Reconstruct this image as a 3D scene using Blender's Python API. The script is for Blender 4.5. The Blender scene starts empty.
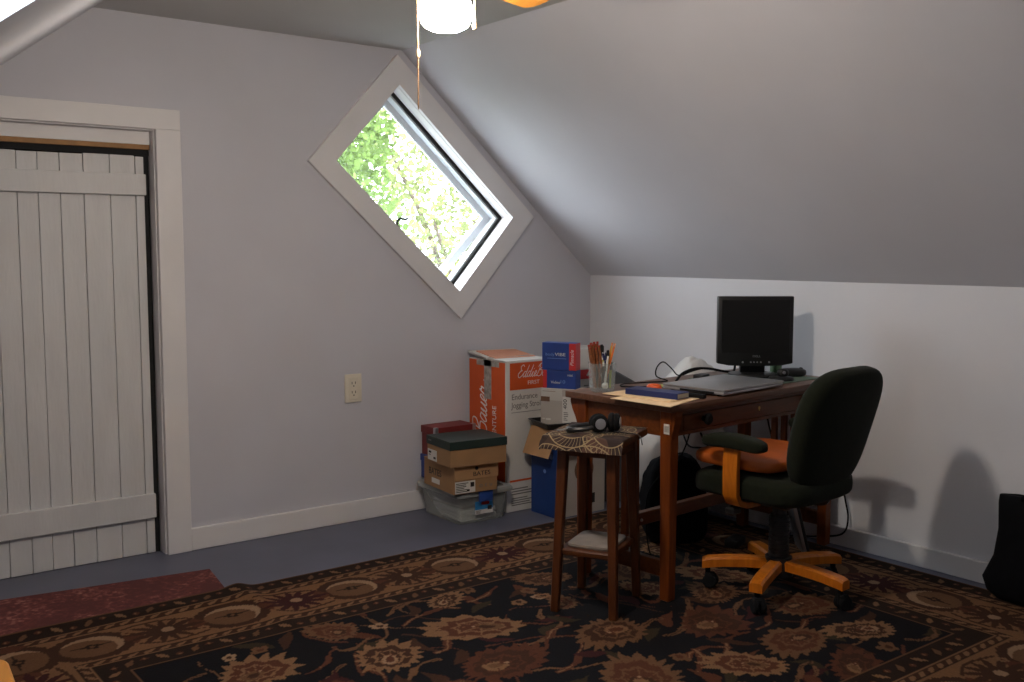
import bpy, bmesh, math, random
import numpy as np
from mathutils import Vector, Matrix, noise
from mathutils.geometry import tessellate_polygon
R = math.radians
PI = math.pi
rng = random.Random(7)
SC = bpy.context.scene
COL = SC.collection

# ------------------------------------------------------------------ materials
def _nt(name):
    m = bpy.data.materials.new(name)
    m.use_nodes = True
    nt = m.node_tree
    b = nt.nodes['Principled BSDF']
    return m, nt, b

def mat(name, col, rough=0.6, var=0.08, scale=8.0, metal=0.0, bump=0.0, bscale=60.0, spec=0.5, stretch=None, sheen=0.0, coat=0.0):
    m, nt, b = _nt(name)
    N, L = nt.nodes, nt.links
    tc = N.new('ShaderNodeTexCoord')
    src = tc.outputs['Object']
    if stretch:
        mp = N.new('ShaderNodeMapping')
        mp.inputs['Scale'].default_value = stretch
        L.new(src, mp.inputs['Vector'])
        src = mp.outputs['Vector']
    n = N.new('ShaderNodeTexNoise')
    n.inputs['Scale'].default_value = scale
    n.inputs['Detail'].default_value = 4
    L.new(src, n.inputs['Vector'])
    r = N.new('ShaderNodeValToRGB')
    r.color_ramp.elements[0].position = 0.3
    r.color_ramp.elements[1].position = 0.7
    lo = [max(0, c * (1 - var)) for c in col]
    hi = [min(1, c * (1 + var)) for c in col]
    r.color_ramp.elements[0].color = (*lo, 1)
    r.color_ramp.elements[1].color = (*hi, 1)
    L.new(n.outputs['Fac'], r.inputs['Fac'])
    L.new(r.outputs['Color'], b.inputs['Base Color'])
    b.inputs['Roughness'].default_value = rough
    b.inputs['Metallic'].default_value = metal
    b.inputs['Specular IOR Level'].default_value = spec
    if sheen:
        b.inputs['Sheen Weight'].default_value = sheen
    if coat:
        b.inputs['Coat Weight'].default_value = coat
    if bump:
        n2 = N.new('ShaderNodeTexNoise')
        n2.inputs['Scale'].default_value = bscale
        n2.inputs['Detail'].default_value = 3
        L.new(src, n2.inputs['Vector'])
        bp = N.new('ShaderNodeBump')
        bp.inputs['Strength'].default_value = bump
        bp.inputs['Distance'].default_value = 0.004
        L.new(n2.outputs['Fac'], bp.inputs['Height'])
        L.new(bp.outputs['Normal'], b.inputs['Normal'])
    return m

def glassy(name, tint, transp, rough=0.05):
    """thin clear sheet: mostly see-through plus a weak reflection and a little body colour"""
    m, nt, b = _nt(name)
    N, L = nt.nodes, nt.links
    b.inputs['Base Color'].default_value = (*tint, 1)
    b.inputs['Roughness'].default_value = rough
    t = N.new('ShaderNodeBsdfTransparent')
    t.inputs['Color'].default_value = tuple(0.5 + 0.5 * c for c in tint) + (1,)
    fr = N.new('ShaderNodeLayerWeight'); fr.inputs['Blend'].default_value = 0.15
    mth = N.new('ShaderNodeMath'); mth.operation = 'MULTIPLY_ADD'; mth.use_clamp = True
    mth.inputs[1].default_value = 0.5
    mth.inputs[2].default_value = 1 - transp
    L.new(fr.outputs['Facing'], mth.inputs[0])
    mx = N.new('ShaderNodeMixShader')
    L.new(mth.outputs[0], mx.inputs['Fac'])
    L.new(t.outputs['BSDF'], mx.inputs[1])
    L.new(b.outputs['BSDF'], mx.inputs[2])
    L.new(mx.outputs['Shader'], N['Material Output'].inputs['Surface'])
    return m

def wood(name, dark, light, rough=0.35, stretch=(1, 8, 8), scale=3.0, coat=0.0):
    m, nt, b = _nt(name)
    N, L = nt.nodes, nt.links
    tc = N.new('ShaderNodeTexCoord')
    mp = N.new('ShaderNodeMapping'); mp.inputs['Scale'].default_value = stretch
    L.new(tc.outputs['Object'], mp.inputs['Vector'])
    n = N.new('ShaderNodeTexNoise'); n.inputs['Scale'].default_value = scale
    n.inputs['Detail'].default_value = 6; n.inputs['Distortion'].default_value = 1.2
    L.new(mp.outputs['Vector'], n.inputs['Vector'])
    r = N.new('ShaderNodeValToRGB')
    r.color_ramp.elements[0].position = 0.32; r.color_ramp.elements[0].color = (*dark, 1)
    r.color_ramp.elements[1].position = 0.68; r.color_ramp.elements[1].color = (*light, 1)
    L.new(n.outputs['Fac'], r.inputs['Fac'])
    L.new(r.outputs['Color'], b.inputs['Base Color'])
    b.inputs['Roughness'].default_value = rough
    b.inputs['Coat Weight'].default_value = coat
    b.inputs['Specular IOR Level'].default_value = 0.3
    return m

def emis(name, col, strength):
    m, nt, b = _nt(name)
    N, L = nt.nodes, nt.links
    b.inputs['Base Color'].default_value = (*col, 1)
    b.inputs['Emission Color'].default_value = (*col, 1)
    b.inputs['Emission Strength'].default_value = strength
    return m

M = {}
M['wall'] = mat('wall_paint_lavender_grey', (0.56, 0.555, 0.60), 0.75, 0.03, 2.5, bump=0.12, bscale=30)
M['slope'] = mat('slope_paint_grey', (0.60, 0.595, 0.63), 0.7, 0.03, 2.0, bump=0.12, bscale=30)
M['knee'] = mat('knee_wall_paint_white', (0.69, 0.69, 0.72), 0.7, 0.03, 2.5, bump=0.15, bscale=40)
M['ceil'] = mat('ceiling_paint', (0.54, 0.53, 0.51), 0.8, 0.03, 2.0)
M['trim'] = mat('white_trim_paint', (0.72, 0.70, 0.70), 0.5, 0.03, 5.0, bump=0.1, bscale=25)
M['floor'] = mat('painted_floor_grey_blue', (0.108, 0.114, 0.160), 0.5, 0.10, 3.0, bump=0.08, bscale=18)
M['door'] = mat('white_plank_paint', (0.62, 0.62, 0.625), 0.55, 0.05, 4.0, bump=0.2, bscale=30, stretch=(3, 3, 0.6))
M['gapstrip'] = mat('black_gap_strip', (0.010, 0.010, 0.011), 0.9)  # black for the door gap's shade and the window weatherstrip
M['rawwood'] = mat('raw_wood_strip', (0.34, 0.18, 0.07), 0.7, 0.15, 20)
M['dark'] = mat('dark_void', (0.01, 0.01, 0.01), 0.9)
M['black'] = mat('black_plastic', (0.012, 0.012, 0.013), 0.42, 0.1)
M['blackmatte'] = mat('black_matte', (0.005, 0.005, 0.006), 0.85, 0.15, spec=0.2)
M['blackfab'] = mat('black_fabric', (0.0028, 0.0028, 0.004), 0.95, 0.2, 30, bump=0.2, bscale=200, spec=0.15)
M['screen'] = mat('dark_screen', (0.008, 0.008, 0.008), 0.35, 0.02)
M['silver'] = mat('silver_plastic', (0.42, 0.42, 0.44), 0.35, 0.04, metal=0.6)
M['chrome'] = mat('brushed_metal', (0.55, 0.55, 0.57), 0.3, 0.05, metal=0.9)
M['brass'] = mat('brass', (0.65, 0.42, 0.16), 0.3, 0.05, metal=0.9)
M['lid_silver'] = mat('laptop_lid_silver', (0.33, 0.33, 0.34), 0.38, 0.03, metal=0.5)
M['sash'] = mat('sash_white', (0.62, 0.65, 0.68), 0.4, 0.03)
M['green'] = mat('green_upholstery', (0.0072, 0.0098, 0.0040), 0.95, 0.18, 60, bump=0.25, bscale=400, sheen=0.03, spec=0.25)
M['orange'] = wood('honey_orange_wood', (0.42, 0.108, 0.007), (0.58, 0.170, 0.012), 0.32, (6, 6, 1.2), 5, coat=0.2)
M['pad'] = mat('orange_red_fabric', (0.40, 0.085, 0.008), 0.5, 0.15, 12)
M['table'] = wood('red_brown_oak', (0.090, 0.024, 0.006), (0.150, 0.043, 0.010), 0.38, (1.2, 9, 9), 4)
M['tablev'] = wood('red_brown_oak_upright', (0.125, 0.027, 0.004), (0.200, 0.046, 0.007), 0.40, (9, 9, 1.2), 4)
M['tabletop'] = wood('worn_table_top', (0.085, 0.036, 0.020), (0.145, 0.068, 0.040), 0.42, (1.2, 10, 10), 4)
M['stool'] = wood('stool_brown_wood', (0.060, 0.017, 0.005), (0.105, 0.030, 0.008), 0.42, (9, 9, 1.2), 4)
M['gold'] = wood('golden_wood', (0.55, 0.22, 0.03), (0.70, 0.31, 0.05), 0.35, (8, 1.5, 8), 4)
M['shelfpad'] = mat('pale_shelf_cover', (0.19, 0.155, 0.13), 0.8, 0.12, 20)
M['kraft'] = mat('kraft_cardboard', (0.33, 0.185, 0.085), 0.8, 0.06, 15)
M['kraft2'] = mat('kraft_cardboard_light', (0.42, 0.235, 0.11), 0.8, 0.06, 15)
M['white'] = mat('white_card', (0.66, 0.64, 0.60), 0.6, 0.03, 10)
M['whitebox'] = mat('offwhite_card', (0.55, 0.53, 0.49), 0.6, 0.04, 10)
M['greybox'] = mat('grey_beige_card', (0.44, 0.40, 0.36), 0.6, 0.06, 6)
M['boxorange'] = mat('printed_orange', (0.62, 0.090, 0.012), 0.5, 0.04, 8)
M['red'] = mat('printed_red', (0.58, 0.030, 0.030), 0.45, 0.04, 8)
M['darkred'] = mat('dark_red_card', (0.17, 0.018, 0.018), 0.55, 0.08, 10)
M['blue'] = mat('printed_blue', (0.018, 0.050, 0.24), 0.45, 0.20, 6)
M['bluecarton'] = mat('printed_deep_blue', (0.010, 0.045, 0.20), 0.5, 0.12, 6)
M['midblue'] = mat('blue_plastic', (0.020, 0.060, 0.26), 0.4)
M['labelblue'] = mat('label_blue', (0.03, 0.22, 0.50), 0.4)
M['darkgreen'] = mat('dark_green_card', (0.013, 0.028, 0.024), 0.55, 0.1, 10)
M['ink'] = mat('black_ink', (0.015, 0.012, 0.010), 0.6)
M['inkgrey'] = mat('grey_ink', (0.17, 0.16, 0.15), 0.6)
M['inkwhite'] = mat('white_ink', (0.75, 0.72, 0.70), 0.6)
M['inkblue'] = mat('light_blue_ink', (0.16, 0.28, 0.62), 0.6)
M['peach'] = mat('light_orange_ink', (0.70, 0.32, 0.20), 0.6)
M['brownpic'] = mat('brown_print', (0.16, 0.085, 0.05), 0.6)
M['tape'] = mat('grey_tape', (0.34, 0.31, 0.28), 0.3, 0.35, 40)
M['cream'] = mat('cream_plastic', (0.72, 0.66, 0.54), 0.4, 0.03)
M['slot'] = mat('dark_slot', (0.06, 0.05, 0.04), 0.7)
M['clear'] = glassy('clear_storage_plastic', (0.80, 0.82, 0.80), 0.86, 0.3)
M['lidclear'] = glassy('milky_lid_plastic', (0.55, 0.56, 0.54), 0.66, 0.3)
M['cupglass'] = glassy('cup_glass', (0.80, 0.84, 0.84), 0.91, 0.05)
M['pane'] = glassy('window_pane', (0.9, 0.95, 0.95), 0.97, 0.02)
M['bag'] = mat('white_bag_plastic', (0.66, 0.64, 0.62), 0.45, 0.05, 6, bump=0.4, bscale=14)
M['manila'] = mat('manila_card', (0.82, 0.60, 0.36), 0.65, 0.05, 10)
M['navy'] = mat('navy_cover', (0.012, 0.022, 0.11), 0.5, 0.1)
M['pages'] = mat('page_edges', (0.60, 0.58, 0.50), 0.8, 0.1, 80, stretch=(1, 1, 40))
M['matgreen'] = mat('green_desk_mat', (0.105, 0.165, 0.125), 0.6, 0.08, 12)
M['yellowgreen'] = mat('yellow_green_paper', (0.45, 0.42, 0.12), 0.6)
M['bark'] = mat('bark', (0.10, 0.07, 0.05), 0.9, 0.3, 10)
M['grass'] = mat('outdoor_grass', (0.05, 0.06, 0.04), 0.9, 0.3, 3)
M['doormat'] = None
M['paper'] = mat('white_paper', (0.82, 0.82, 0.79), 0.8, 0.04, 20)
M['tipred'] = mat('pencil_tip_red', (0.30, 0.025, 0.015), 0.5)

# ------------------------------------------------------------------ object helpers
def link(o, parent=None):
    COL.objects.link(o)
    if parent is not None:
        o.parent = parent
    return o

def tag(o, label=None, cat=None, group=None, kind=None):
    if label: o['label'] = label
    if cat: o['category'] = cat
    if group: o['group'] = group
    if kind: o['kind'] = kind
    return o

def thing(name, label, cat, loc, rz=0.0, group=None):
    o = bpy.data.objects.new(name, None)
    o.empty_display_size = 0.05
    o.location = loc
    o.rotation_euler = (0, 0, rz)
    link(o)
    return tag(o, label, cat, group)

class MB:
    """collects shapes in a bmesh and links them as ONE mesh object"""
    def __init__(s):
        s.bm = bmesh.new()
        s.mi = 0
    def _merge(s, b2, mtx=None):
        me = bpy.data.meshes.new('tmp')
        if mtx is not None:
            b2.transform(mtx)
        for f in b2.faces:
            f.material_index = s.mi
        b2.to_mesh(me); b2.free()
        s.bm.from_mesh(me)
        bpy.data.meshes.remove(me)
        return s
    def box(s, x0, x1, y0, y1, z0, z1, bev=0.0, mtx=None, seg=1):
        b = bmesh.new()
        bmesh.ops.create_cube(b, size=1)
        b.transform(Matrix.Translation(((x0 + x1) / 2, (y0 + y1) / 2, (z0 + z1) / 2)) @ Matrix.Diagonal((x1 - x0, y1 - y0, z1 - z0, 1)))
        if bev:
            bmesh.ops.bevel(b, geom=b.edges[:], offset=bev, segments=seg, affect='EDGES', profile=0.5)
        return s._merge(b, mtx)
    def hexa(s, bot, top, bev=0.0, seg=1):
        """box from four bottom and four top corners (counter-clockwise)"""
        b = bmesh.new()
        vb = [b.verts.new(p) for p in bot]; vt = [b.verts.new(p) for p in top]
        n = len(vb)
        b.faces.new(vb[::-1]); b.faces.new(vt)
        for i in range(n):
            b.faces.new((vb[i], vb[(i + 1) % n], vt[(i + 1) % n], vt[i]))
        if bev:
            bmesh.ops.bevel(b, geom=b.edges[:], offset=bev, segments=seg, affect='EDGES', profile=0.5)
        return s._merge(b)
    def cyl(s, p0, p1, r0, r1=None, seg=16):
        p0, p1 = Vector(p0), Vector(p1)
        d = p1 - p0
        b = bmesh.new()
        bmesh.ops.create_cone(b, cap_ends=True, segments=seg, radius1=r0, radius2=r0 if r1 is None else r1, depth=d.length)
        q = Vector((0, 0, 1)).rotation_difference(d.normalized())
        return s._merge(b, Matrix.Translation((p0 + p1) / 2) @ q.to_matrix().to_4x4())
    def lathe(s, prof, seg=32, mtx=None, close=False):
        b = bmesh.new()
        rings = []
        for r, z in prof:
            if r < 1e-6:
                rings.append([b.verts.new((0, 0, z))])
            else:
                rings.append([b.verts.new((r * math.cos(2 * PI * k / seg), r * math.sin(2 * PI * k / seg), z)) for k in range(seg)])
        for a, c in zip(rings[:-1], rings[1:]):
            for k in range(seg):
                k2 = (k + 1) % seg
                if len(a) == 1 and len(c) == 1: continue
                if len(a) == 1: b.faces.new((a[0], c[k2], c[k]))
                elif len(c) == 1: b.faces.new((a[k], a[k2], c[0]))
                else: b.faces.new((a[k], a[k2], c[k2], c[k]))
        bmesh.ops.recalc_face_normals(b, faces=b.faces[:])
        return s._merge(b, mtx)
    def tube(s, pts, r, seg=8, smooth=True):
        pts = [Vector(p) for p in pts]
        if smooth and len(pts) > 2:
            P = [pts[0]] + pts + [pts[-1]]
            out = []
            for i in range(1, len(P) - 2):
                a, b_, c, d = P[i - 1], P[i], P[i + 1], P[i + 2]
                for k in range(6):
                    t = k / 6
                    out.append(0.5 * ((2 * b_) + (c - a) * t + (2 * a - 5 * b_ + 4 * c - d) * t * t + (3 * b_ - a - 3 * c + d) * t ** 3))
            out.append(pts[-1]); pts = out
        b = bmesh.new()
        rings = []
        nrm = None
        for i, p in enumerate(pts):
            t = (pts[min(i + 1, len(pts) - 1)] - pts[max(i - 1, 0)]).normalized()
            if nrm is None:
                nrm = t.orthogonal().normalized()
            nrm = (nrm - t * nrm.dot(t)).normalized()
            bn = t.cross(nrm)
            rr = r(i / (len(pts) - 1)) if callable(r) else r
            rings.append([b.verts.new(p + rr * (math.cos(2 * PI * k / seg) * nrm + math.sin(2 * PI * k / seg) * bn)) for k in range(seg)])
        for a, c in zip(rings[:-1], rings[1:]):
            for k in range(seg):
                b.faces.new((a[k], a[(k + 1) % seg], c[(k + 1) % seg], c[k]))
        b.faces.new(rings[0][::-1]); b.faces.new(rings[-1])
        return s._merge(b)
    def super(s, c, size, e1=0.4, e2=0.4, nu=32, nv=16, mtx=None, fn=None):
        """superellipsoid cushion, optional per-vertex reshaping"""
        def sp(v, e): return math.copysign(abs(v) ** e, v)
        b = bmesh.new()
        rows = []
        for j in range(nv + 1):
            ph = -PI / 2 + PI * j / nv
            row = []
            for i in range(nu):
                th = 2 * PI * i / nu
                p = Vector((sp(math.cos(ph), e1) * sp(math.cos(th), e2), sp(math.cos(ph), e1) * sp(math.sin(th), e2), sp(math.sin(ph), e1)))
                p = Vector((p.x * size[0] / 2, p.y * size[1] / 2, p.z * size[2] / 2))
                if fn: p = fn(p)
                row.append(b.verts.new(p + Vector(c)))
            rows.append(row)
        for a, d in zip(rows[:-1], rows[1:]):
            for i in range(nu):
                b.faces.new((a[i], a[(i + 1) % nu], d[(i + 1) % nu], d[i]))
        bmesh.ops.remove_doubles(b, verts=b.verts[:], dist=1e-5)
        bmesh.ops.recalc_face_normals(b, faces=b.faces[:])
        return s._merge(b, mtx)
    def slab(s, poly, holes, off):
        """flat polygon with holes given thickness by the offset vector"""
        off = Vector(off)
        loops = [[Vector(p) for p in poly]] + [[Vector(p) for p in h] for h in holes]
        flat = [p for lp in loops for p in lp]
        tris = tessellate_polygon(loops)
        b = bmesh.new()
        f0 = [b.verts.new(p) for p in flat]; f1 = [b.verts.new(p + off) for p in flat]
        for t in tris:
            try:
                b.faces.new([f0[i] for i in t]); b.faces.new([f1[i] for i in t][::-1])
            except ValueError:
                pass
        k = 0
        for lp in loops:
            n = len(lp)
            for i in range(n):
                b.faces.new((f0[k + i], f0[k + (i + 1) % n], f1[k + (i + 1) % n], f1[k + i]))
            k += n
        bmesh.ops.recalc_face_normals(b, faces=b.faces[:])
        return s._merge(b)
    def grid(s, fn, nu, nv, thick=0.0):
        b = bmesh.new()
        V = [[b.verts.new(fn(i / nu, j / nv)) for j in range(nv + 1)] for i in range(nu + 1)]
        for i in range(nu):
            for j in range(nv):
                b.faces.new((V[i][j], V[i + 1][j], V[i + 1][j + 1], V[i][j + 1]))
        if thick:
            bmesh.ops.recalc_face_normals(b, faces=b.faces[:])
            bmesh.ops.solidify(b, geom=b.faces[:], thickness=thick)
        return s._merge(b)
    def build(s, name, mats, parent=None, smooth=30, loc=None, rot=None):
        me = bpy.data.meshes.new(name)
        s.bm.to_mesh(me); s.bm.free()
        for m in (mats if isinstance(mats, (list, tuple)) else [mats]):
            me.materials.append(m)
        if smooth:
            me.shade_smooth()
            me.set_sharp_from_angle(angle=R(smooth))
        o = bpy.data.objects.new(name, me)
        if loc is not None: o.location = loc
        if rot is not None: o.rotation_euler = rot
        return link(o, parent)

FX = Matrix(((0, 0, -1), (-1, 0, 0), (0, 1, 0)))    # text on a face that looks to -X
FY = Matrix(((1, 0, 0), (0, 0, -1), (0, 1, 0)))     # text on a face that looks to -Y
FXV = Matrix(((0, 0, -1), (0, 1, 0), (1, 0, 0)))    # face to -X, text running upwards
FYV = Matrix(((0, -1, 0), (0, 0, -1), (1, 0, 0)))   # face to -Y, text running upwards
def text(name, body, size, loc, face, m, parent, shear=0.0, align='LEFT', sx=1.0, ext=0.0004):
    cu = bpy.data.curves.new(name, 'FONT')
    cu.body = body; cu.size = size; cu.extrude = ext; cu.shear = shear; cu.align_x = align
    cu.resolution_u = 3
    t = bpy.data.objects.new('tmp_text', cu)
    COL.objects.link(t)
    me = bpy.data.meshes.new_from_object(t)
    bpy.data.objects.remove(t); bpy.data.curves.remove(cu)
    me.name = name
    me.materials.clear(); me.materials.append(m)
    me.transform(Matrix.Diagonal((sx, 1, 1, 1)))
    o = bpy.data.objects.new(name, me)
    o.matrix_local = Matrix.Translation(loc) @ face.to_4x4()
    return link(o, parent)

GLYPH = {
 'E': (.62, [[(.55,.85),(.35,1.0),(.12,.85),(.28,.58),(.40,.55),(.2,.5),(.0,.25),(.2,.0),(.5,.12),(.64,.3)]]),
 'd': (.55, [[(.35,.42),(.15,.45),(.02,.2),(.15,.02),(.33,.2),(.5,.95),(.42,.6),(.36,.15),(.45,.0),(.6,.14)]]),
 'i': (.30, [[(.0,.1),(.14,.42),(.1,.12),(.2,.0),(.34,.12)], [(.15,.60),(.17,.64)]]),
 'e': (.36, [[(.0,.1),(.2,.22),(.28,.38),(.16,.45),(.06,.25),(.14,.02),(.38,.12)]]),
 'B': (.72, [[(.22,.92),(.2,.5),(.05,.0)], [(.0,.75),(.2,1.0),(.55,1.0),(.6,.75),(.25,.52),(.6,.45),(.6,.1),(.3,.0),(.02,.12)]]),
 'a': (.50, [[(.35,.40),(.15,.45),(.02,.2),(.13,.02),(.32,.2),(.37,.42),(.34,.12),(.42,.0),(.55,.12)]]),
 'u': (.50, [[(.0,.2),(.08,.42),(.06,.1),(.16,.0),(.32,.2),(.38,.42),(.36,.1),(.45,.0),(.56,.12)]]),
 'r': (.50, [[(.0,.1),(.1,.42),(.14,.48),(.2,.36),(.32,.38),(.3,.1),(.4,.0),(.75,.2)]]),
 '~': (1.0, [[(.0,.1),(.3,.8),(.2,.0),(.5,.4),(.5,.0),(.8,.4),(.75,.05),(1.1,.3)]]),
}
def script(name, body, size, loc, face, m, parent, width=.035, sx=1.0, slant=.35):
    mb = MB(); x = 0
    for ch in body:
        adv, strokes = GLYPH[ch]
        for st in strokes:
            mb.tube([(x + p[0] + slant * p[1], p[1], 0) for p in st], width, 6)
        x += adv
    mb.bm.transform(Matrix.Translation(loc) @ face.to_4x4() @ Matrix.Diagonal((size * sx, size, .012, 1)))
    return mb.build(name, m, parent, 60)

# ------------------------------------------------------------------ room shell
GY = 4.28      # gable wall
KX = 3.83      # knee wall
CZ = 2.262     # flat ceiling
XR = KX - (CZ - 1.163) / 0.895          # where the right slope meets the ceiling
XL = 1.18                                # where the left slope meets the ceiling
SL = 0.766
def zl(x): return CZ - SL * (XL - x)
LKX = -0.40
DY = 0.35                                # dormer side wall
def struct(o): return tag(o, kind='structure')

WC = Vector((2.748, GY, 1.594)); E1 = Vector((0.7425, 0, -0.670)).normalized(); E2 = Vector((E1.z, 0, -E1.x))
if E2.z > 0: E2 = -E2
def wp(a, b, y=0.0): 
    p = WC + E1 * a + E2 * b
    return Vector((p.x, GY + y, p.z))
def wrect(ha, hb, y=0.0): return [wp(-ha, -hb, y), wp(ha, -hb, y), wp(ha, hb, y), wp(-ha, hb, y)]

m = MB(); m.box(-1.7, KX + 0.1, -1.8, GY + 0.75, -0.12, 0.0)
floor = struct(m.build('floor', M['floor'], smooth=0))
door_hole = [(0.66, GY, 0.0005), (1.405, GY, 0.0005), (1.405, GY, 1.800), (0.66, GY, 1.800)]
m = MB()
m.slab([(LKX, GY, 0), (0.66, GY, 0), (0.66, GY, 1.80), (1.405, GY, 1.80), (1.405, GY, 0), (KX, GY, 0), (KX, GY, 1.163), (XR, GY, CZ), (XL, GY, CZ), (LKX, GY, zl(LKX))], [wrect(0.4625, 0.255)], (0, 0.14, 0))
struct(m.build('wall_back', M['wall'], smooth=0))
m = MB(); m.box(KX, KX + 0.1, -1.6, GY, 0, 1.163)
struct(m.build('wall_right', M['knee'], smooth=0))
m = MB(); m.slab([(KX, -1.6, 1.163), (KX, GY, 1.163), (XR, GY, CZ), (XR, -1.6, CZ)], [], (0.07, 0, 0.08))
struct(m.build('ceiling_right_slope', M['slope'], smooth=0))
m = MB(); m.slab([(-1.5, -1.6, CZ), (XR, -1.6, CZ), (XR, GY, CZ), (XL, GY, CZ), (XL, DY, CZ), (-1.5, DY, CZ)], [], (0, 0, 0.1))
struct(m.build('ceiling', M['ceil'], smooth=0))
SKY = (0.08, 0.52, 0.78, 1.145)   # skylight x0,x1,y0,y1 on the left slope
x0, x1, y0, y1 = SKY
m = MB(); m.slab([(LKX, DY, zl(LKX)), (XL, DY, CZ), (XL, GY, CZ), (LKX, GY, zl(LKX))],
                 [[(x0, y0, zl(x0)), (x1, y0, zl(x1)), (x1, y1, zl(x1)), (x0, y1, zl(x0))]], (-0.06, 0, 0.078))
struct(m.build('ceiling_left_slope', M['slope'], smooth=0))
m = MB(); m.box(LKX - 0.1, LKX, DY, GY, 0, zl(LKX))
struct(m.build('wall_left', M['wall'], smooth=0))
m = MB(); m.slab([(-1.5, DY, 0), (LKX, DY, 0), (LKX, DY, zl(LKX)), (XL, DY, CZ), (-1.5, DY, CZ)], [], (0, 0.005, 0))
struct(m.build('wall_left_dormer', M['wall'], smooth=0))
m = MB(); m.box(-1.6, -1.5, -1.6, DY, 0, CZ)
struct(m.build('wall_left_end', M['wall'], smooth=0))
m = MB(); m.slab([(-1.5, -1.6, 0), (KX, -1.6, 0), (KX, -1.6, 1.163), (XR, -1.6, CZ), (-1.5, -1.6, CZ)], [], (0, -0.1, 0))
struct(m.build('wall_front', M['wall'], smooth=0))
# baseboards
m = MB(); m.box(1.508, KX, GY - 0.018, GY, 0, 0.098, 0.003)
struct(m.build('baseboard_back', M['trim'], smooth=0))
m = MB(); m.box(KX - 0.018, KX, -1.6, GY - 0.018, 0, 0.086, 0.003)
struct(m.build('baseboard_right', M['trim'], smooth=0))

# ---- door with casing
m = MB()
m.box(1.405, 1.508, GY - 0.022, GY, 0, 1.80, 0.002)
m.box(0.66, 1.508, GY - 0.022, GY, 1.80, 1.884, 0.002)
m.box(0.60, 0.66, GY - 0.022, GY, 0, 1.78, 0.002)
struct(m.build('trim_1', M['trim'], smooth=0))
m = MB()
m.box(1.400, 1.425, GY - .001, GY + 0.13, 0.0006, 1.80)
m.box(0.64, 0.665, GY - .001, GY + 0.13, 0.0006, 1.80)
m.box(0.665, 1.400, GY - .001, GY + 0.13, 1.795, 1.82)
m.box(0.665, 1.400, GY + 0.040, GY + 0.065, 1.740, 1.795)
struct(m.build('trim_2', M['trim'], smooth=0))
dr = thing('door_1', None, None, (0.672, GY + 0.055, 0)); tag(dr, kind='structure')
m = MB()
xs = [0.0, 0.130, 0.213, 0.290, 0.372, 0.462, 0.566, 0.668, 0.705]
for i, (a, b) in enumerate(zip(xs[:-1], xs[1:])):
    j = rng.uniform(-0.0015, 0.0015)
    m.box(a + 0.0012 + rng.uniform(0, .0008), b - 0.0012, 0.004 + j, 0.026, 0.002, 1.692 + rng.uniform(-.003, .002), 0.0015)
m.box(0.0, 0.705, 0.012, 0.024, 0.013, 1.688)
m.build('plank_panel', M['door'], dr, smooth=0)
m = MB(); m.box(0.0, 0.706, -0.018, 0.0042, 1.530, 1.617, 0.002)
for px, pz in ((0.10, 1.60), (0.33, 1.58), (0.69, 1.55), (0.44, 1.595)): m.cyl((px, -0.0185, pz), (px, -0.017, pz), 0.003)
m.build('batten', M['door'], dr, smooth=0)
m = MB(); m.box(0.0, 0.706, -0.018, 0.0042, 0.158, 0.262, 0.002)
for px, pz in ((0.69, 0.23), (0.695, 0.20), (0.2, 0.21)): m.cyl((px, -0.0185, pz), (px, -0.017, pz), 0.003)
m.build('batten', M['door'], dr, smooth=0)
m = MB()
m.box(0.706, 0.727, 0.012, 0.03, 0.0, 1.740)
m.box(0.0, 0.727, 0.004, 0.03, 1.695, 1.720)
m.build('gap_shade_strip', M['gapstrip'], dr, smooth=0)  # black strips paint the shade of the gap around the door
m = MB(); m.box(0.0, 0.727, -0.012, 0.03, 1.720, 1.7395, 0.001)
m.build('wood_strip', M['rawwood'], dr, smooth=0)
m = MB(); m.box(0.55, 1.55, GY + 0.141, GY + 0.16, 0, 1.9)  # black panel whose colour stands for the unlit space behind the door
struct(m.build('wall_dark_backing', M['dark'], smooth=0))

# ---- diamond window
wr = bpy.data.objects.new('window_1', None); wr.location = WC; link(wr); tag(wr, kind='structure')
def wl(a, b, y): return tuple(E1 * a + E2 * b + Vector((0, y, 0)))
def frame_ring(mb, HA, HB, ha, hb, y0, y1):
    for (a0, a1, b0, b1) in ((-HA, HA, -HB, -hb), (-HA, HA, hb, HB), (-HA, -ha, -hb, hb), (ha, HA, -hb, hb)):
        mb.hexa([wl(a0, b0, y0), wl(a1, b0, y0), wl(a1, b1, y0), wl(a0, b1, y0)], [wl(a0, b0, y1), wl(a1, b0, y1), wl(a1, b1, y1), wl(a0, b1, y1)])
    bmesh.ops.recalc_face_normals(mb.bm, faces=mb.bm.faces[:])
m = MB(); frame_ring(m, 0.563, 0.354, 0.4625, 0.255, -0.022, 0.0)
m.build('casing', M['trim'], wr, smooth=0)
m = MB(); frame_ring(m, 0.475, 0.267, 0.4605, 0.253, 0.0, 0.155)
m.build('jamb_liner', M['trim'], wr, smooth=0)
m = MB(); frame_ring(m, 0.4605, 0.253, 0.446, 0.238, 0.070, 0.082)
m.build('weatherstrip', M['gapstrip'], wr, smooth=0)
m = MB(); frame_ring(m, 0.4605, 0.253, 0.438, 0.230, 0.082, 0.13)
m.build('stop_frame', M['sash'], wr, smooth=0)
sash = bpy.data.objects.new('sash', None); link(sash, wr)
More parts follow.
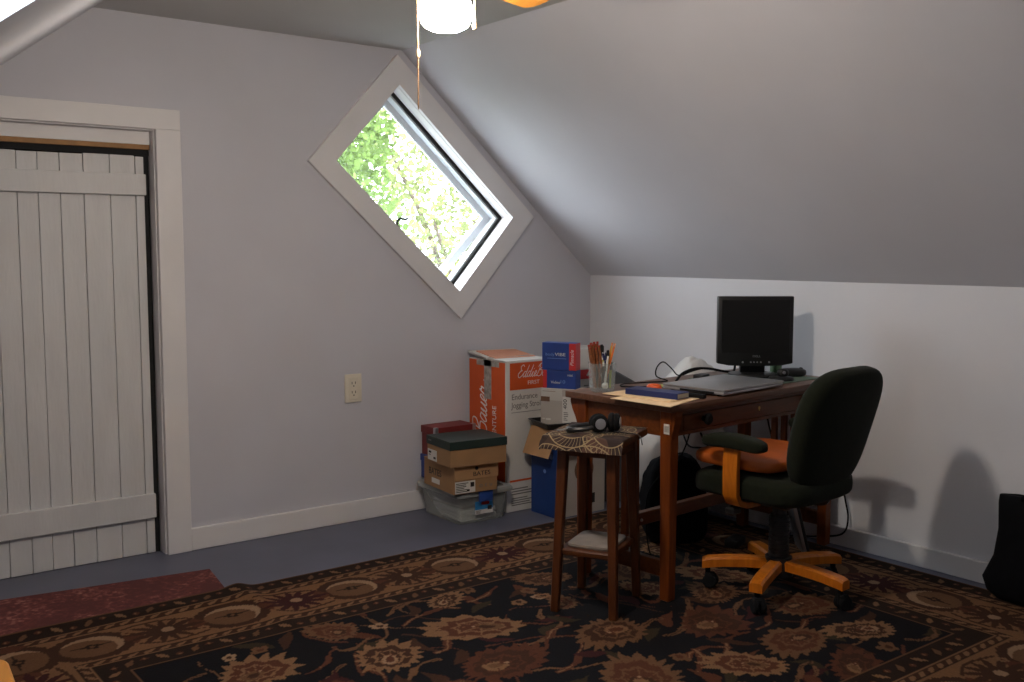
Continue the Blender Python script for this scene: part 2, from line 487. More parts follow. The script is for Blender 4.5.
# the sash is hinged on its upper long edge and stands a few degrees open
m = MB(); frame_ring(m, 0.445, 0.240, 0.405, 0.202, 0.0, 0.032)
m.mi = 1; frame_ring(m, 0.4095, 0.2065, 0.4035, 0.2005, 0.004, 0.008); m.mi = 0
sf = m.build('sash_frame', [M['sash'], M['inkgrey']], sash, smooth=0)
m = MB(); m.hexa([wl(-.407, -.204, .014), wl(.407, -.204, .014), wl(.407, .204, .014), wl(-.407, .204, .014)], [wl(-.407, -.204, .019), wl(.407, -.204, .019), wl(.407, .204, .019), wl(-.407, .204, .019)])
bmesh.ops.recalc_face_normals(m.bm, faces=m.bm.faces[:])
m.build('pane', M['pane'], sash, smooth=0)
hinge = E2 * -0.24
ang = R(7.0)
ax = Matrix.Rotation(ang, 4, E1)
probe = ax @ (E2 * 0.48)
if probe.y < 0: ax = Matrix.Rotation(-ang, 4, E1)
sash.matrix_local = Matrix.Translation(Vector((0, 0.13, 0)) + hinge) @ ax @ Matrix.Translation(-hinge)
m = MB()
c0 = E2 * 0.262 + E1 * 0.03
m.box(-0.02, 0.02, -0.012, 0.012, -0.012, 0.012, 0.003, Matrix.Translation(Vector(wl(0.005, 0.240, 0.055))))
m.tube([wl(0.005, 0.236, 0.05), wl(-.018, .212, .035), wl(-0.012, 0.196, 0.028), wl(0.006, 0.182, 0.028), wl(.020, .166, .030)], 0.006)
m.build('crank_handle', M['blackmatte'], wr)

# ---- skylight in the left slope
sk = bpy.data.objects.new('window_2', None); sk.location = ((x0 + x1) / 2, (y0 + y1) / 2, zl((x0 + x1) / 2)); link(sk); tag(sk, kind='structure')
nrm = Vector((-SL, 0, 1)).normalized(); slp = Vector((1, 0, SL)).normalized()
def sp_(a, b, h): return tuple(slp * a + Vector((0, 1, 0)) * b + nrm * h)
HA, HB = (x1 - x0) / 2 * math.hypot(1, SL), (y1 - y0) / 2
m = MB()
for (a0, a1, b0, b1) in ((-HA - .03, HA + .03, -HB - .03, -HB + .012), (-HA - .03, HA + .03, HB - .012, HB + .03), (-HA - .03, -HA + .012, -HB, HB), (HA - .012, HA + .03, -HB, HB)):
    m.hexa([sp_(a0, b0, .075), sp_(a1, b0, .075), sp_(a1, b1, .075), sp_(a0, b1, .075)], [sp_(a0, b0, .13), sp_(a1, b0, .13), sp_(a1, b1, .13), sp_(a0, b1, .13)])
bmesh.ops.recalc_face_normals(m.bm, faces=m.bm.faces[:])
m.build('skylight_frame', M['sash'], sk, smooth=0)
m = MB(); m.hexa([sp_(-HA, -HB, .10), sp_(HA, -HB, .10), sp_(HA, HB, .10), sp_(-HA, HB, .10)], [sp_(-HA, -HB, .106), sp_(HA, -HB, .106), sp_(HA, HB, .106), sp_(-HA, HB, .106)])
m.build('pane', M['pane'], sk, smooth=0)

# ---- outlet
t = thing('wall_outlet', 'cream double power outlet on the lavender grey wall', 'outlet', (2.313, GY, 0.645))
m = MB(); m.box(-0.045, 0.045, -0.007, 0, -0.068, 0.068, 0.003, seg=2)
m.build('cover_plate', M['cream'], t)
m = MB(); m.box(-0.026, 0.026, -0.010, -0.006, -0.054, 0.054, 0.002)
pl = m.build('socket_block', M['cream'], t)
m = MB()
for zc in (0.022, -0.022):
    for sx in (-1, 1): m.box(sx * 0.009 - 0.0018, sx * 0.009 + 0.0018, -0.0108, -0.0098, zc - 0.002, zc + 0.010)
    m.cyl((0, -0.0108, zc - 0.011), (0, -0.0098, zc - 0.011), 0.0035)
m.build('socket_holes', M['slot'], pl)

# ------------------------------------------------------------------ ceiling fan
HUB = Vector((1.53, 2.29, 0))
t = thing('ceiling_fan', 'wooden four-blade ceiling fan with lit white glass bowl', 'ceiling fan', (HUB.x, HUB.y, CZ))
m = MB(); m.lathe([(0, 0), (0.075, 0), (0.075, -0.02), (0.105, -0.045), (0.115, -0.08), (0.115, -0.150), (0.095, -0.182), (0.06, -0.195), (0.0, -0.195)], 40)
m.build('motor_housing', M['brass'], t)
m = MB(); m.lathe([(0, -0.195), (0.05, -0.195), (0.075, -0.212), (0.078, -0.235), (0.070, -0.262), (0.067, -0.292), (0.064, -0.292), (0.05, -0.268), (0, -0.268)], 32)
fit = m.build('fitter_light_guard', M['brass'], t)  # skirt enlarged, out of view, to block lamplight going upward
sh = MB()
sh.lathe([(0.0359, -0.253), (0.0491, -0.27), (0.061, -0.294), (0.0685, -0.313), (0.072, -0.331), (0.0699, -0.345), (0.0657, -0.354), (0.0652, -0.36), (0.0576, -0.37), (0.0397, -0.379), (0.0, -0.382)], 40)
M['shade'] = emis('lit_glass', (1.0, 0.89, 0.77), 142.0)
sh.build('lamp_shade', M['shade'], t)
for k in range(4):
    a = R(13 + 90 * k)
    rot = Matrix.Rotation(a, 4, 'Z') @ Matrix.Translation((0, 0, -0.222)) @ Matrix.Rotation(R(-13), 4, 'X')
    b = bmesh.new()
    pts = []
    for s_ in range(13):
        u = s_ / 12
        pts.append((0.13 + 0.270 * u, -0.048 - 0.014 * u))
    for s_ in range(9):
        th = -PI / 2 + PI * s_ / 8
        pts.append((0.400 + 0.035 * math.cos(th), 0.062 * math.sin(th)))
    for s_ in range(13):
        u = 1 - s_ / 12
        pts.append((0.13 + 0.270 * u, 0.048 + 0.014 * u))
    mb = MB()
    mb.hexa([(p[0], p[1], -0.004) for p in pts], [(p[0], p[1], 0.004) for p in pts])
    bmesh.ops.remove_doubles(mb.bm, verts=mb.bm.verts[:], dist=1e-5)
    mb.bm.transform(rot)
    bl = mb.build('fan_blade', M['gold'], t, smooth=0)
    mb = MB()
    mb.box(0.085, 0.20, -0.018, 0.018, 0.004, 0.009, 0.001, rot)
    mb.box(0.07, 0.11, -0.022, 0.022, 0.004, 0.03, 0.002, Matrix.Rotation(a, 4, 'Z') @ Matrix.Translation((0, 0, -0.222)))
    mb.build('blade_bracket', M['brass'], bl, smooth=0)
RT = Vector((0.794, -0.607, 0))
M['chain'] = mat('dull_brass_chain', (0.16, 0.085, 0.035), 0.6)
M['chain_pull'] = mat('chain_pull_bone', (0.34, 0.27, 0.18), 0.5)
def chain(off, zend, bead, pend):
    mb = MB()
    p = RT * off
    mb.tube([tuple(p * 0.72 + Vector((0, 0, -0.235))), tuple(p * 0.98 + Vector((0, 0, -0.245))), tuple(p + Vector((0, 0, -0.27))), tuple(p + Vector((0, 0, zend)))], 0.0017, 6)
    n = int((-0.27 - zend) / 0.006)
    for i in range(n):
        z = -0.27 - i * 0.006
        mb.cyl((p.x, p.y, z), (p.x, p.y, z - 0.004), 0.0024, seg=6)
    c = mb.build('pull_chain', M['chain'], t)
    mb = MB()
    if bead is not None: mb.lathe([(0, .011), (.005, .009), (.006, 0), (.005, -.009), (0, -.011)], 12, Matrix.Translation((p.x, p.y, bead)))
    if pend: mb.lathe([(0, .016), (.003, .014), (.007, -.004), (.0065, -.014), (0, -.018)], 12, Matrix.Translation((p.x, p.y, zend)))
    mb.build('chain_pull', M['chain_pull'], c)
chain(-0.0745, 1.676 - CZ, 1.822 - CZ, False)
chain(0.077, 1.900 - CZ, None, True)

# ------------------------------------------------------------------ rug and door mat
MATC = (0.88, 3.87); MATR = R(-8.5)
def in_mat(x, y):
    dx, dy = x - 1.468, y - 3.95
    ca, sa = math.cos(-MATR), math.sin(-MATR)
    return ca * dx - sa * dy, sa * dx + ca * dy
m_, nt, b_ = _nt('red_mat_weave')
N, L = nt.nodes, nt.links
tc = N.new('ShaderNodeTexCoord')
n1 = N.new('ShaderNodeTexNoise'); n1.inputs['Scale'].default_value = 5; n1.inputs['Detail'].default_value = 3
n2 = N.new('ShaderNodeTexNoise'); n2.inputs['Scale'].default_value = 55; n2.inputs['Detail'].default_value = 5
L.new(tc.outputs['Object'], n1.inputs['Vector']); L.new(tc.outputs['Object'], n2.inputs['Vector'])
mm = N.new('ShaderNodeMath'); mm.operation = 'MULTIPLY'; L.new(n1.outputs['Fac'], mm.inputs[0]); L.new(n2.outputs['Fac'], mm.inputs[1])
rp = N.new('ShaderNodeValToRGB')
rp.color_ramp.elements[0].position = 0.20; rp.color_ramp.elements[0].color = (0.085, 0.018, 0.016, 1)
rp.color_ramp.elements[1].position = 0.42; rp.color_ramp.elements[1].color = (0.34, 0.15, 0.11, 1)
e = rp.color_ramp.elements.new(0.29); e.color = (0.14, 0.030, 0.027, 1)
L.new(mm.outputs[0], rp.inputs['Fac']); L.new(rp.outputs['Color'], b_.inputs['Base Color'])
b_.inputs['Roughness'].default_value = 0.95
M['doormat'] = m_
m = MB(); m.box(-1.15, 0, -0.42, 0, 0.0, 0.008, 0.002)
dm = m.build('door_mat', M['doormat'], None, 0, (1.468, 3.95, 0.0), (0, 0, MATR))
tag(dm, 'worn dark red mat lying before the white plank door', 'mat')

RX0, RX1, RY0, RY1 = 0.36, 3.742, 1.19, 3.655
def rug():
    step = 0.006
    nx = int((RX1 - RX0) / step) + 1; ny = int((RY1 - RY0) / step) + 1
    xs = np.linspace(RX0, RX1, nx); ys = np.linspace(RY0, RY1, ny)
    X, Y = np.meshgrid(xs, ys)
    rs = np.random.RandomState(3)
    C = {k: np.array(v) for k, v in dict(field=(0.010, 0.0095, 0.012), brown=(0.070, 0.030, 0.017), dbrown=(0.030, 0.016, 0.011), tan=(0.29, 0.155, 0.078), mtan=(0.185, 0.092, 0.045), rust=(0.125, 0.043, 0.023),
             pale=(0.42, 0.26, 0.155), olive=(0.048, 0.034, 0.018), wine=(0.060, 0.016, 0.016), black=(0.006, 0.006, 0.006)).items()}
    C = {k: v * 0.58 for k, v in C.items()}
    C['ground'] = np.array((.155, .078, .037)); C['field'] = np.array((.0050, .0046, .0060)); C['black'] = C['black'] * .6
    XW = X + .013 * np.sin(11 * Y + 2) + .006 * np.sin(29 * Y + 13 * X) + .004 * np.sin(53 * X - 31 * Y)
    YW = Y + .013 * np.sin(10 * X + 1) + .006 * np.sin(27 * X - 15 * Y) + .004 * np.sin(49 * Y + 37 * X)
    A = np.empty(X.shape + (3,)); A[:] = C['field']
    def put(mask, c): A[mask] = C[c]
    warp = True
    def local(cx, cy, rot, ext):
        i0, i1 = np.searchsorted(xs, [cx - ext, cx + ext]); j0, j1 = np.searchsorted(ys, [cy - ext, cy + ext])
        sl = (slice(j0, j1), slice(i0, i1))
        dx, dy = (XW if warp else X)[sl] - cx, (YW if warp else Y)[sl] - cy
        c, s = math.cos(rot), math.sin(rot)
        return sl, c * dx + s * dy, -s * dx + c * dy
    def flower(cx, cy, r, rot=0., n=17, asp=0.75, cols=('tan', 'rust', 'mtan', 'brown'), jag=0.22, clip=None):
        sl, u, v = local(cx, cy, rot, r * 1.3)
        if u.size == 0: return
        v = v / asp
        rad = np.hypot(u, v) / r; th = np.arctan2(v, u)
        tri = np.abs(((th * n / (2 * PI)) % 1) - 0.5) * 2
        elong = 1 + 0.22 * np.cos(th) + 0.07 * np.cos(2 * th) + .05 * np.sin(3 * th + cx * 9)
        e0 = elong * (1 - jag + jag * tri)
        blk = A[sl]
        ok = np.ones(u.shape, bool) if clip is None else clip[sl]
        blk[(rad < e0) & ok] = C[cols[0]]
        pet = np.abs(((th * n / (2 * PI)) % 1) - 0.5) * 2
        blk[(rad < e0 * 0.90) & (rad > 0.66) & (pet < 0.12) & (np.cos(th - 1) > -.2) & ok] = C[cols[1]]
        tri2 = np.abs(((th * 9 / (2 * PI)) % 1) - 0.5) * 2
        e1 = elong * (0.58 + 0.12 * tri2)
        blk[(rad < e1) & ok] = C[cols[1]]
        e2 = elong * (0.40 + 0.08 * tri2)
        blk[(rad < e2) & (rad > e2 - 0.07) & ok] = C[cols[0]]
        # inner bud pointing along +u
        bud = np.hypot((u / r + 0.05) / 0.30, (v / r) / (0.22 * (1.1 - np.clip(u / r, -0.5, 0.9))))
        blk[(bud < 1) & ok] = C[cols[2]]
        blk[(bud < 0.55) & ok] = C[cols[3]]
        for a in np.linspace(-2.2, 2.2, 7):
            d = np.abs(np.sin(th - a)) * rad
            blk[(d < 0.018) & (np.cos(th - a) > 0) & (rad > 0.2) & (rad < 0.62) & ok] = C[cols[0]]
    def rosette(cx, cy, r, c1='tan', c2='brown', n=5, rot=0., clip=None):
        sl, u, v = local(cx, cy, rot, r * 1.2)
        if u.size == 0: return
        rad = np.hypot(u, v) / r; th = np.arctan2(v, u)
        blk = A[sl]
        ok = np.ones(u.shape, bool) if clip is None else clip[sl]
        blk[(rad < 0.62 + 0.38 * np.abs(np.cos(th * n / 2))) & ok] = C[c1]
        blk[(rad < 0.34) & ok] = C[c2]
    def leaf(cx, cy, l, w, rot, c, c2=None, clip=None, curve=0.0):
        sl, u, v = local(cx, cy, rot, l)
        if u.size == 0: return
        v = v + curve * (u * u / l - 0.2 * l)
        k = np.clip(1 - (2 * u / l) ** 2, 0, 1)
        wv = w / 2 * k * (1 - 0.5 * u / l)
        blk = A[sl]
        ok = np.ones(u.shape, bool) if clip is None else clip[sl]
        blk[(np.abs(v) < wv) & (np.abs(u) < l / 2) & ok] = C[c]
        if c2: blk[(np.abs(v) < wv * 0.35) & (np.abs(u) < l * 0.4) & ok] = C[c2]
    def vine(pts, w, c, clip=None):
        pts = np.array(pts, float)
        P = []
        for i in range(len(pts) - 1):
            a, b, c2, d = pts[max(i - 1, 0)], pts[i], pts[i + 1], pts[min(i + 2, len(pts) - 1)]
            for t in np.linspace(0, 1, 14, endpoint=False):
                P.append(0.5 * (2 * b + (c2 - a) * t + (2 * a - 5 * b + 4 * c2 - d) * t * t + (3 * b - a - 3 * c2 + d) * t ** 3))
        P.append(pts[-1])
        for p in P:
            sl, u, v = local(p[0], p[1], 0, w * 1.5 + step)
            blk = A[sl]
            ok = np.ones(u.shape, bool) if clip is None else clip[sl]
            blk[(np.hypot(u, v) < w) & ok] = C[c]
    D = np.minimum(np.minimum(X - RX0, RX1 - X), np.minimum(Y - RY0, RY1 - Y))
    FB = 0.545
    fld = D > FB
    # field: vines, then leaves, small rosettes, large palmettes
    rs2 = np.random.RandomState(11)
    for k in range(34):
        cx, cy = rs2.uniform(RX0 + FB, RX1 - FB), rs2.uniform(RY0 + FB, RY1 - FB)
        a = rs2.uniform(0, 2 * PI); pts = [(cx, cy)]
        for s in range(6):
            a += rs2.uniform(-0.9, 0.9) + (0.45 if k % 2 else -0.45)
            pts.append((pts[-1][0] + 0.085 * math.cos(a), pts[-1][1] + 0.085 * math.sin(a)))
        vine(pts, 0.0042 + 0.002 * (k % 2), ('rust', 'brown', 'mtan')[k % 3], fld)
    big = [(1.98, 2.76, .175, 2.6), (2.31, 2.44, .150, 3.4), (1.58, 2.70, .13, .8), (1.82, 2.46, .17, .3), (1.55, 3.00, .105, 2.2), (1.20, 2.86, .14, .6), (2.48, 3.02, .12, 2.8), (2.00, 3.05, .09, 0.4),
           (2.62, 2.30, .15, 0.2), (2.74, 2.02, .150, 3.2), (2.45, 1.98, .13, 2.4), (2.86, 2.48, .12, 1.0), (3.00, 1.93, .13, 2.9), (2.70, 1.78, .12, 0.3), (3.02, 2.22, .14, 0.1), (3.05, 2.62, .15, 2.0),
           (2.86, 2.90, .15, 3.6), (3.1, 3.02, .10, .9), (1.30, 2.52, .15, 1.4), (2.1, 2.10, .17, 0.8), (1.6, 2.2, .16, 2.2), (1.15, 2.15, .15, 0.5), (1.9, 1.86, .12, 1.7), (1.4, 1.85, .14, 2.7), (2.35, 2.75, .085, 1.2), (2.70, 2.72, .10, 5.0)]
    for i, (cx, cy, r, ro) in enumerate(big):
        for q in range(3):
            a = ro + 2.1 * q + 0.7
            leaf(cx + (r + .075) * math.cos(a), cy + (r + .075) * math.sin(a), .13 + .03 * rs.rand(), .045, a + 1.2 + rs.uniform(-.5, .5), ('brown', 'olive', 'rust', 'wine')[(i + q) % 4], None, fld, rs.uniform(-1.2, 1.2))
        for q in range(2):
            a = ro + 3.1 * q + 2.0
            # scrolled half leaf beside each palmette
            pts = [(cx + (r * 1.12 + 0.03 * s) * math.cos(a + 0.16 * s), cy + (r * 1.12 + 0.03 * s * (5 - s) / 4) * math.sin(a + 0.16 * s)) for s in range(6)]
            vine(pts, 0.008, ('mtan', 'rust')[q], fld)
            vine(pts[2:4], 0.013, ('mtan', 'rust')[q], fld)
            vine(pts, 0.003, ('brown', 'tan')[q], fld)
    for k in range(46):
        cx, cy = rs2.uniform(RX0 + FB, RX1 - FB), rs2.uniform(RY0 + FB, RY1 - FB)
        if min(math.hypot(cx - b[0], cy - b[1]) - b[2] for b in big) < 0.02: continue
        rosette(cx, cy, rs2.uniform(.026, .042), ('tan', 'mtan', 'pale')[k % 3], ('rust', 'brown')[k % 2], 4 + k % 2, rs2.uniform(0, 3), fld)
    palette = [('tan', 'rust', 'mtan', 'brown'), ('mtan', 'brown', 'tan', 'rust'), ('tan', 'brown', 'pale', 'rust'), ('rust', 'brown', 'tan', 'mtan'), ('mtan', 'rust', 'brown', 'tan')]
    for i, (cx, cy, r, ro) in enumerate(big):
        flower(cx, cy, r, ro, 15 + (i * 5) % 8, 0.72 + 0.1 * (i % 3), palette[i % 5], 0.20 + 0.03 * (i % 3), fld)
        rosette(cx + r * 0.2 * math.cos(ro), cy + r * .2 * math.sin(ro), r * .12, 'rust', 'pale', 4, ro, fld)
    warp = False
    # border bands from the edge inwards
    put(D < 0.012, 'black')
    put((D >= 0.012) & (D < 0.022), 'mtan')
    put((D >= 0.022) & (D < 0.105), 'dbrown')
    put((D >= 0.105) & (D < 0.111), 'tan')
    put((D >= 0.111) & (D < 0.140), 'brown')
    put((D >= 0.140) & (D < 0.146), 'dbrown')
    put((D >= 0.146) & (D < 0.405), 'ground')
    put((D >= 0.405) & (D < 0.411), 'dbrown')
    put((D >= 0.411) & (D < 0.440), 'brown')
    put((D >= 0.440) & (D < 0.446), 'tan')
    put((D >= 0.446) & (D < 0.536), 'dbrown')
    put((D >= 0.536) & (D < 0.545), 'mtan')
    # coordinate along each side
    sides = [(lambda s, d: (s, RY1 - d), RX0, RX1, 0.), (lambda s, d: (RX1 - d, s), RY0, RY1, PI / 2), (lambda s, d: (s, RY0 + d), RX0, RX1, 0.), (lambda s, d: (RX0 + d, s), RY0, RY1, PI / 2)]
    for f, s0, s1, ro in sides:
        for d0, off in ((0.126, .05), (0.426, .43)):
            for s in np.arange(s0 + d0, s1 - d0, 0.052):
                x, y = f(s, d0); leaf(x, y, .05, .018, ro + 0.5, 'tan', None)
        for d0 in (0.063, 0.491):
            k = 0
            for s in np.arange(s0 + d0 + .06, s1 - d0 - .03, 0.105):
                x, y = f(s, d0); k += 1
                leaf(x, y, .055, .022, ro + (1.0 if k % 2 else -1.0), ('tan', 'mtan')[k % 2])
                x, y = f(s + .05, d0 + .012 * (-1) ** k); rosette(x, y, .013, 'rust', 'tan', 4)
        mid = 0.276
        n0 = 1.81 if ro == 0 else 2.43
        pos = [n0 + 0.4765 * k for k in range(-6, 7)]
        for c in pos:
            if not (s0 + mid - .02 < c < s1 - mid + .02): continue
            x, y = f(c, mid)
            sl, u, v = local(x, y, ro, .20)
            rad = np.hypot(u / 1.12, v)
            blk = A[sl]
            th = np.arctan2(v, u)
            jag = .012 * np.abs(((th * 11 / PI) % 1) - .5)
            blk[(rad < .118 + jag) & (np.abs(v) < .118)] = C['brown']
            blk[(np.abs(u) < .17) & (np.abs(np.abs(u) - .13) < .035 * (1 - np.abs(v) / .06)) & (np.abs(v) < .06)] = C['rust']
            blk[(rad < .088)] = C['mtan']
            blk[(rad < .088) & (np.hypot(u / 1.12 + .018, v + .020) > .083)] = C['pale']
            blk[(np.abs(v - .35 * u * np.sign(u) * 0.3) < .008 * (1 - np.abs(u) / .08)) & (np.abs(u) < .075)] = C['dbrown']
            rosette(x, y, .024, 'dbrown', 'mtan', 4, .5)
        for c in [p + 0.238 for p in pos]:
            if not (s0 + mid < c < s1 - mid): continue
            x, y = f(c, mid)
            sl, u, v = local(x, y, ro, .20)
            th = np.arctan2(v, u); rad = np.hypot(u / 1.25, v)
            n = 13
            tri = np.abs(((th * n / (2 * PI)) % 1) - 0.5) * 2
            blk = A[sl]
            ok = np.abs(v) < .125
            kk = int(round((c - n0) / .4765 * 2)) // 2 % 2
            blk[(rad < .045 + .068 * tri ** .8) & ok] = C[('brown', 'wine')[kk]]
            blk[np.hypot(u - .01, v - .005) < .022] = C['pale']
            vine([f(c - .12, mid - .09), f(c - .06, mid - .105), f(c + .02, mid - .10), f(c + .10, mid - .07)], .006, 'brown')
            vine([f(c - .10, mid + .07), f(c - .02, mid + .105), f(c + .06, mid + .10), f(c + .12, mid + .085)], .006, 'brown')
            rosette(*f(c + .115, mid + .055), .02, 'tan', 'rust'); rosette(*f(c - .115, mid - .05), .02, 'tan', 'rust')
    # woven irregularity
    A *= (1 + 0.10 * (rs.rand(*X.shape) - 0.5))[..., None]
    A = np.clip(A, 0, 1)
    Z = np.full(X.shape, 0.011)
    edge = np.clip(D / 0.01, 0, 1)
    Z = 0.003 + 0.008 * edge
    dx, dy = X - 1.468, Y - 3.95
    ca, sa = math.cos(-MATR), math.sin(-MATR)
    U, V = ca * dx - sa * dy, sa * dx + ca * dy
    d = np.maximum.reduce([U, -1.15 - U, V, -0.42 - V])
    Z += 0.009 * np.clip(1 - d / 0.10, 0, 1) ** 1.5
    Z += 0.016 * np.exp(-((X - 1.46) / 0.045) ** 2) * np.exp(-np.clip((RY1 - Y) / 0.42, 0, 9) ** 2)
    n = nx * ny
    co = np.stack([X, Y, Z], -1).reshape(-1, 3)
    idx = np.arange(n).reshape(ny, nx)
    q = np.stack([idx[:-1, :-1], idx[:-1, 1:], idx[1:, 1:], idx[1:, :-1]], -1).reshape(-1, 4)
    # skirt down to the floor
    ring = np.concatenate([idx[0, :], idx[1:, -1], idx[-1, -2::-1], idx[-2:0:-1, 0]])
    low = co[ring].copy(); low[:, 2] = 0.0005
    k = len(ring); li = np.arange(n, n + k)
    sq = np.stack([np.roll(ring, -1), ring, li, np.roll(li, -1)], -1)
    co = np.concatenate([co, low]); q = np.concatenate([q, sq])
    me = bpy.data.meshes.new('rug')
    me.vertices.add(len(co)); me.vertices.foreach_set('co', co.astype(np.float32).ravel())
    me.loops.add(q.size); me.loops.foreach_set('vertex_index', q.astype(np.int32).ravel())
    me.polygons.add(len(q)); me.polygons.foreach_set('loop_start', (np.arange(len(q)) * 4).astype(np.int32))
    me.update(calc_edges=True)
    colr = np.ones((len(co), 4), np.float32)
    colr[:n, :3] = A.reshape(-1, 3); colr[n:, :3] = C['black']
    at = me.color_attributes.new('dye', 'FLOAT_COLOR', 'POINT')
    at.data.foreach_set('color', colr.ravel())
    me.shade_smooth()
    mm, nt, b = _nt('woven_persian_pile')
    N, L = nt.nodes, nt.links
    an = N.new('ShaderNodeAttribute'); an.attribute_name = 'dye'
    tc = N.new('ShaderNodeTexCoord')
    nz = N.new('ShaderNodeTexNoise'); nz.inputs['Scale'].default_value = 240; nz.inputs['Detail'].default_value = 2
    L.new(tc.outputs['Object'], nz.inputs['Vector'])
    rp = N.new('ShaderNodeMapRange'); rp.inputs['To Min'].default_value = 0.7; rp.inputs['To Max'].default_value = 1.3
    L.new(nz.outputs['Fac'], rp.inputs['Value'])
    vm = N.new('ShaderNodeVectorMath'); vm.operation = 'SCALE'
    L.new(an.outputs['Color'], vm.inputs[0]); L.new(rp.outputs['Result'], vm.inputs['Scale'])
    L.new(vm.outputs['Vector'], b.inputs['Base Color'])
    b.inputs['Roughness'].default_value = 1.0
    b.inputs['Specular IOR Level'].default_value = 0.15
    bp = N.new('ShaderNodeBump'); bp.inputs['Strength'].default_value = 0.3; bp.inputs['Distance'].default_value = 0.003
    L.new(nz.outputs['Fac'], bp.inputs['Height']); L.new(bp.outputs['Normal'], b.inputs['Normal'])
    me.materials.append(mm)
    o = bpy.data.objects.new('rug', me); link(o)
    tag(o, 'large dark floral Persian style rug under table and chair', 'rug')
rug()
RZ = 0.0115     # top of the rug pile

# ------------------------------------------------------------------ writing table
TO = Vector((2.63, 2.50, RZ)); TR = R(4.5); TL, TW, TH = 1.165, 0.54, 0.735
TM = Matrix.Translation(TO) @ Matrix.Rotation(TR, 4, 'Z')
def tw(a, b, z=0.745):
    p = TM @ Vector((a, b, 0)); return (p.x, p.y, z)
t = thing('writing_table', 'red-brown wooden writing table with slatted ends against the white wall', 'table', TO, TR)
m = MB(); m.box(0, TL, 0, TW, TH - 0.026, TH, 0.004, seg=2)
m.build('tabletop', M['tabletop'], t)
LX = (0.022, TL - 0.072); LY = (0.022, TW - 0.092)
LWX, LWY = 0.050, 0.050
for lx in LX:
    for ly in LY:
        m = MB()
        x, y = lx, ly
        m.hexa([(x + .004, y + .004, 0), (x + LWX - .004, y + .004, 0), (x + LWX - .004, y + LWY - .004, 0), (x + .004, y + LWY - .004, 0)],
               [(x, y, TH - .026), (x + LWX, y, TH - .026), (x + LWX, y + LWY, TH - .026), (x, y + LWY, TH - .026)], 0.003)
        m.build('leg', M['tablev'], t, smooth=0)
        # curved corbel under the overhang
        m = MB()
        yy = y + LWY if ly > .2 else y
        s = 1 if ly > .2 else -1
        lim = 0.038 if ly > .2 else 0.018
        prof = [(0, TH - .026), (lim, TH - .026), (lim, TH - .045), (lim * .7, TH - .075), (lim * .25, TH - .105), (0, TH - .13)]
        a = [(x + .006, yy + s * p[0], p[1]) for p in prof]; b = [(x + LWX - .006, yy + s * p[0], p[1]) for p in prof]
        m.hexa(a, b)
        bmesh.ops.recalc_face_normals(m.bm, faces=m.bm.faces[:])
        m.build('corbel', M['tablev'], t, smooth=0)
ZA = 0.612
ya0, ya1 = LY[0] + LWY, LY[1]
for lx in LX:
    m = MB(); m.box(lx + .012, lx + LWX - .012, ya0, ya1, ZA, TH - .026)
    m.build('end_apron', M['table'], t, smooth=0)
    m = MB(); m.box(lx + .012, lx + LWX - .012, ya0, ya1, 0.085, 0.145, .002)
    m.build('end_stretcher', M['table'], t, smooth=0)
    yc = (ya0 + ya1) / 2
    for d in (-.052, -.002, .048):
        m = MB(); m.box(lx + .017, lx + LWX - .017, yc + d - .012, yc + d + .014, 0.145, ZA)
        m.build('slat', M['tablev'], t, smooth=0)
m = MB(); m.box(LX[0] + LWX, LX[1], LY[1] + .012, LY[1] + .034, ZA, TH - .026)
m.build('back_apron', M['table'], t, smooth=0)
m = MB()
xa, xb = LX[0] + LWX, LX[1]
m.box(xa, xb, LY[0] + .012, LY[0] + .034, TH - .046, TH - .026)
m.box(xa, xb, LY[0] + .012, LY[0] + .034, ZA, ZA + .014)
m.box(xa, xa + .035, LY[0] + .012, LY[0] + .034, ZA + .014, TH - .046)
m.box(xb - .035, xb, LY[0] + .012, LY[0] + .034, ZA + .014, TH - .046)
m.build('front_apron', M['table'], t, smooth=0)
m = MB(); m.box(xa + .037, xb - .037, LY[0] + .009, LY[0] + .030, ZA + .016, TH - .048, .002)
dw = m.build('drawer', M['table'], t, smooth=0)
for kx in (0.225, 0.93):
    m = MB()
    m.lathe([(0, 0), (.010, 0), (.009, .010), (.020, .018), (.023, .027), (.016, .034), (0, .036)], 24, Matrix.Translation((kx, LY[0] + .009, 0.662)) @ Matrix.Rotation(R(90), 4, 'X'))
    m.build('knob', M['blackmatte'], dw)
m = MB(); m.cyl((.585, LY[0] + .007, .664), (.585, LY[0] + .010, .664), .007); m.box(.5835, .5865, LY[0] + .0065, LY[0] + .0095, .652, .664)
m.build('keyhole_plate', M['brass'], dw)
m = MB(); m.box(LX[0] + LWX - .012, LX[1] + .012, yc - .016, yc + .016, 0.225, 0.275, .003)
lsx = m.build('long_stretcher', M['table'], t, smooth=0)
m = MB(); m.lathe([(0, 0), (.006, 0), (.0065, .004), (.004, .007), (0, .008)], 16, Matrix.Translation((.125, yc - .016, .248)) @ Matrix.Rotation(R(90), 4, 'X'))
m.build('bolt_head', M['chrome'], lsx)
m = MB(); m.box(LX[0] - .0012, LX[0] - .0002, LY[0] + .004, LY[0] + .030, .625, .662)
st = m.build('paper_sticker', M['white'], t, smooth=0); st['label'] = 'small white paper sticker'
m = MB()
for i in range(4): m.box(LX[0] - .0018, LX[0] - .0011, LY[0] + .008 + i * .005, LY[0] + .0105 + i * .005, .632, .655)
m.build('sticker_print', M['inkgrey'], st, smooth=0)

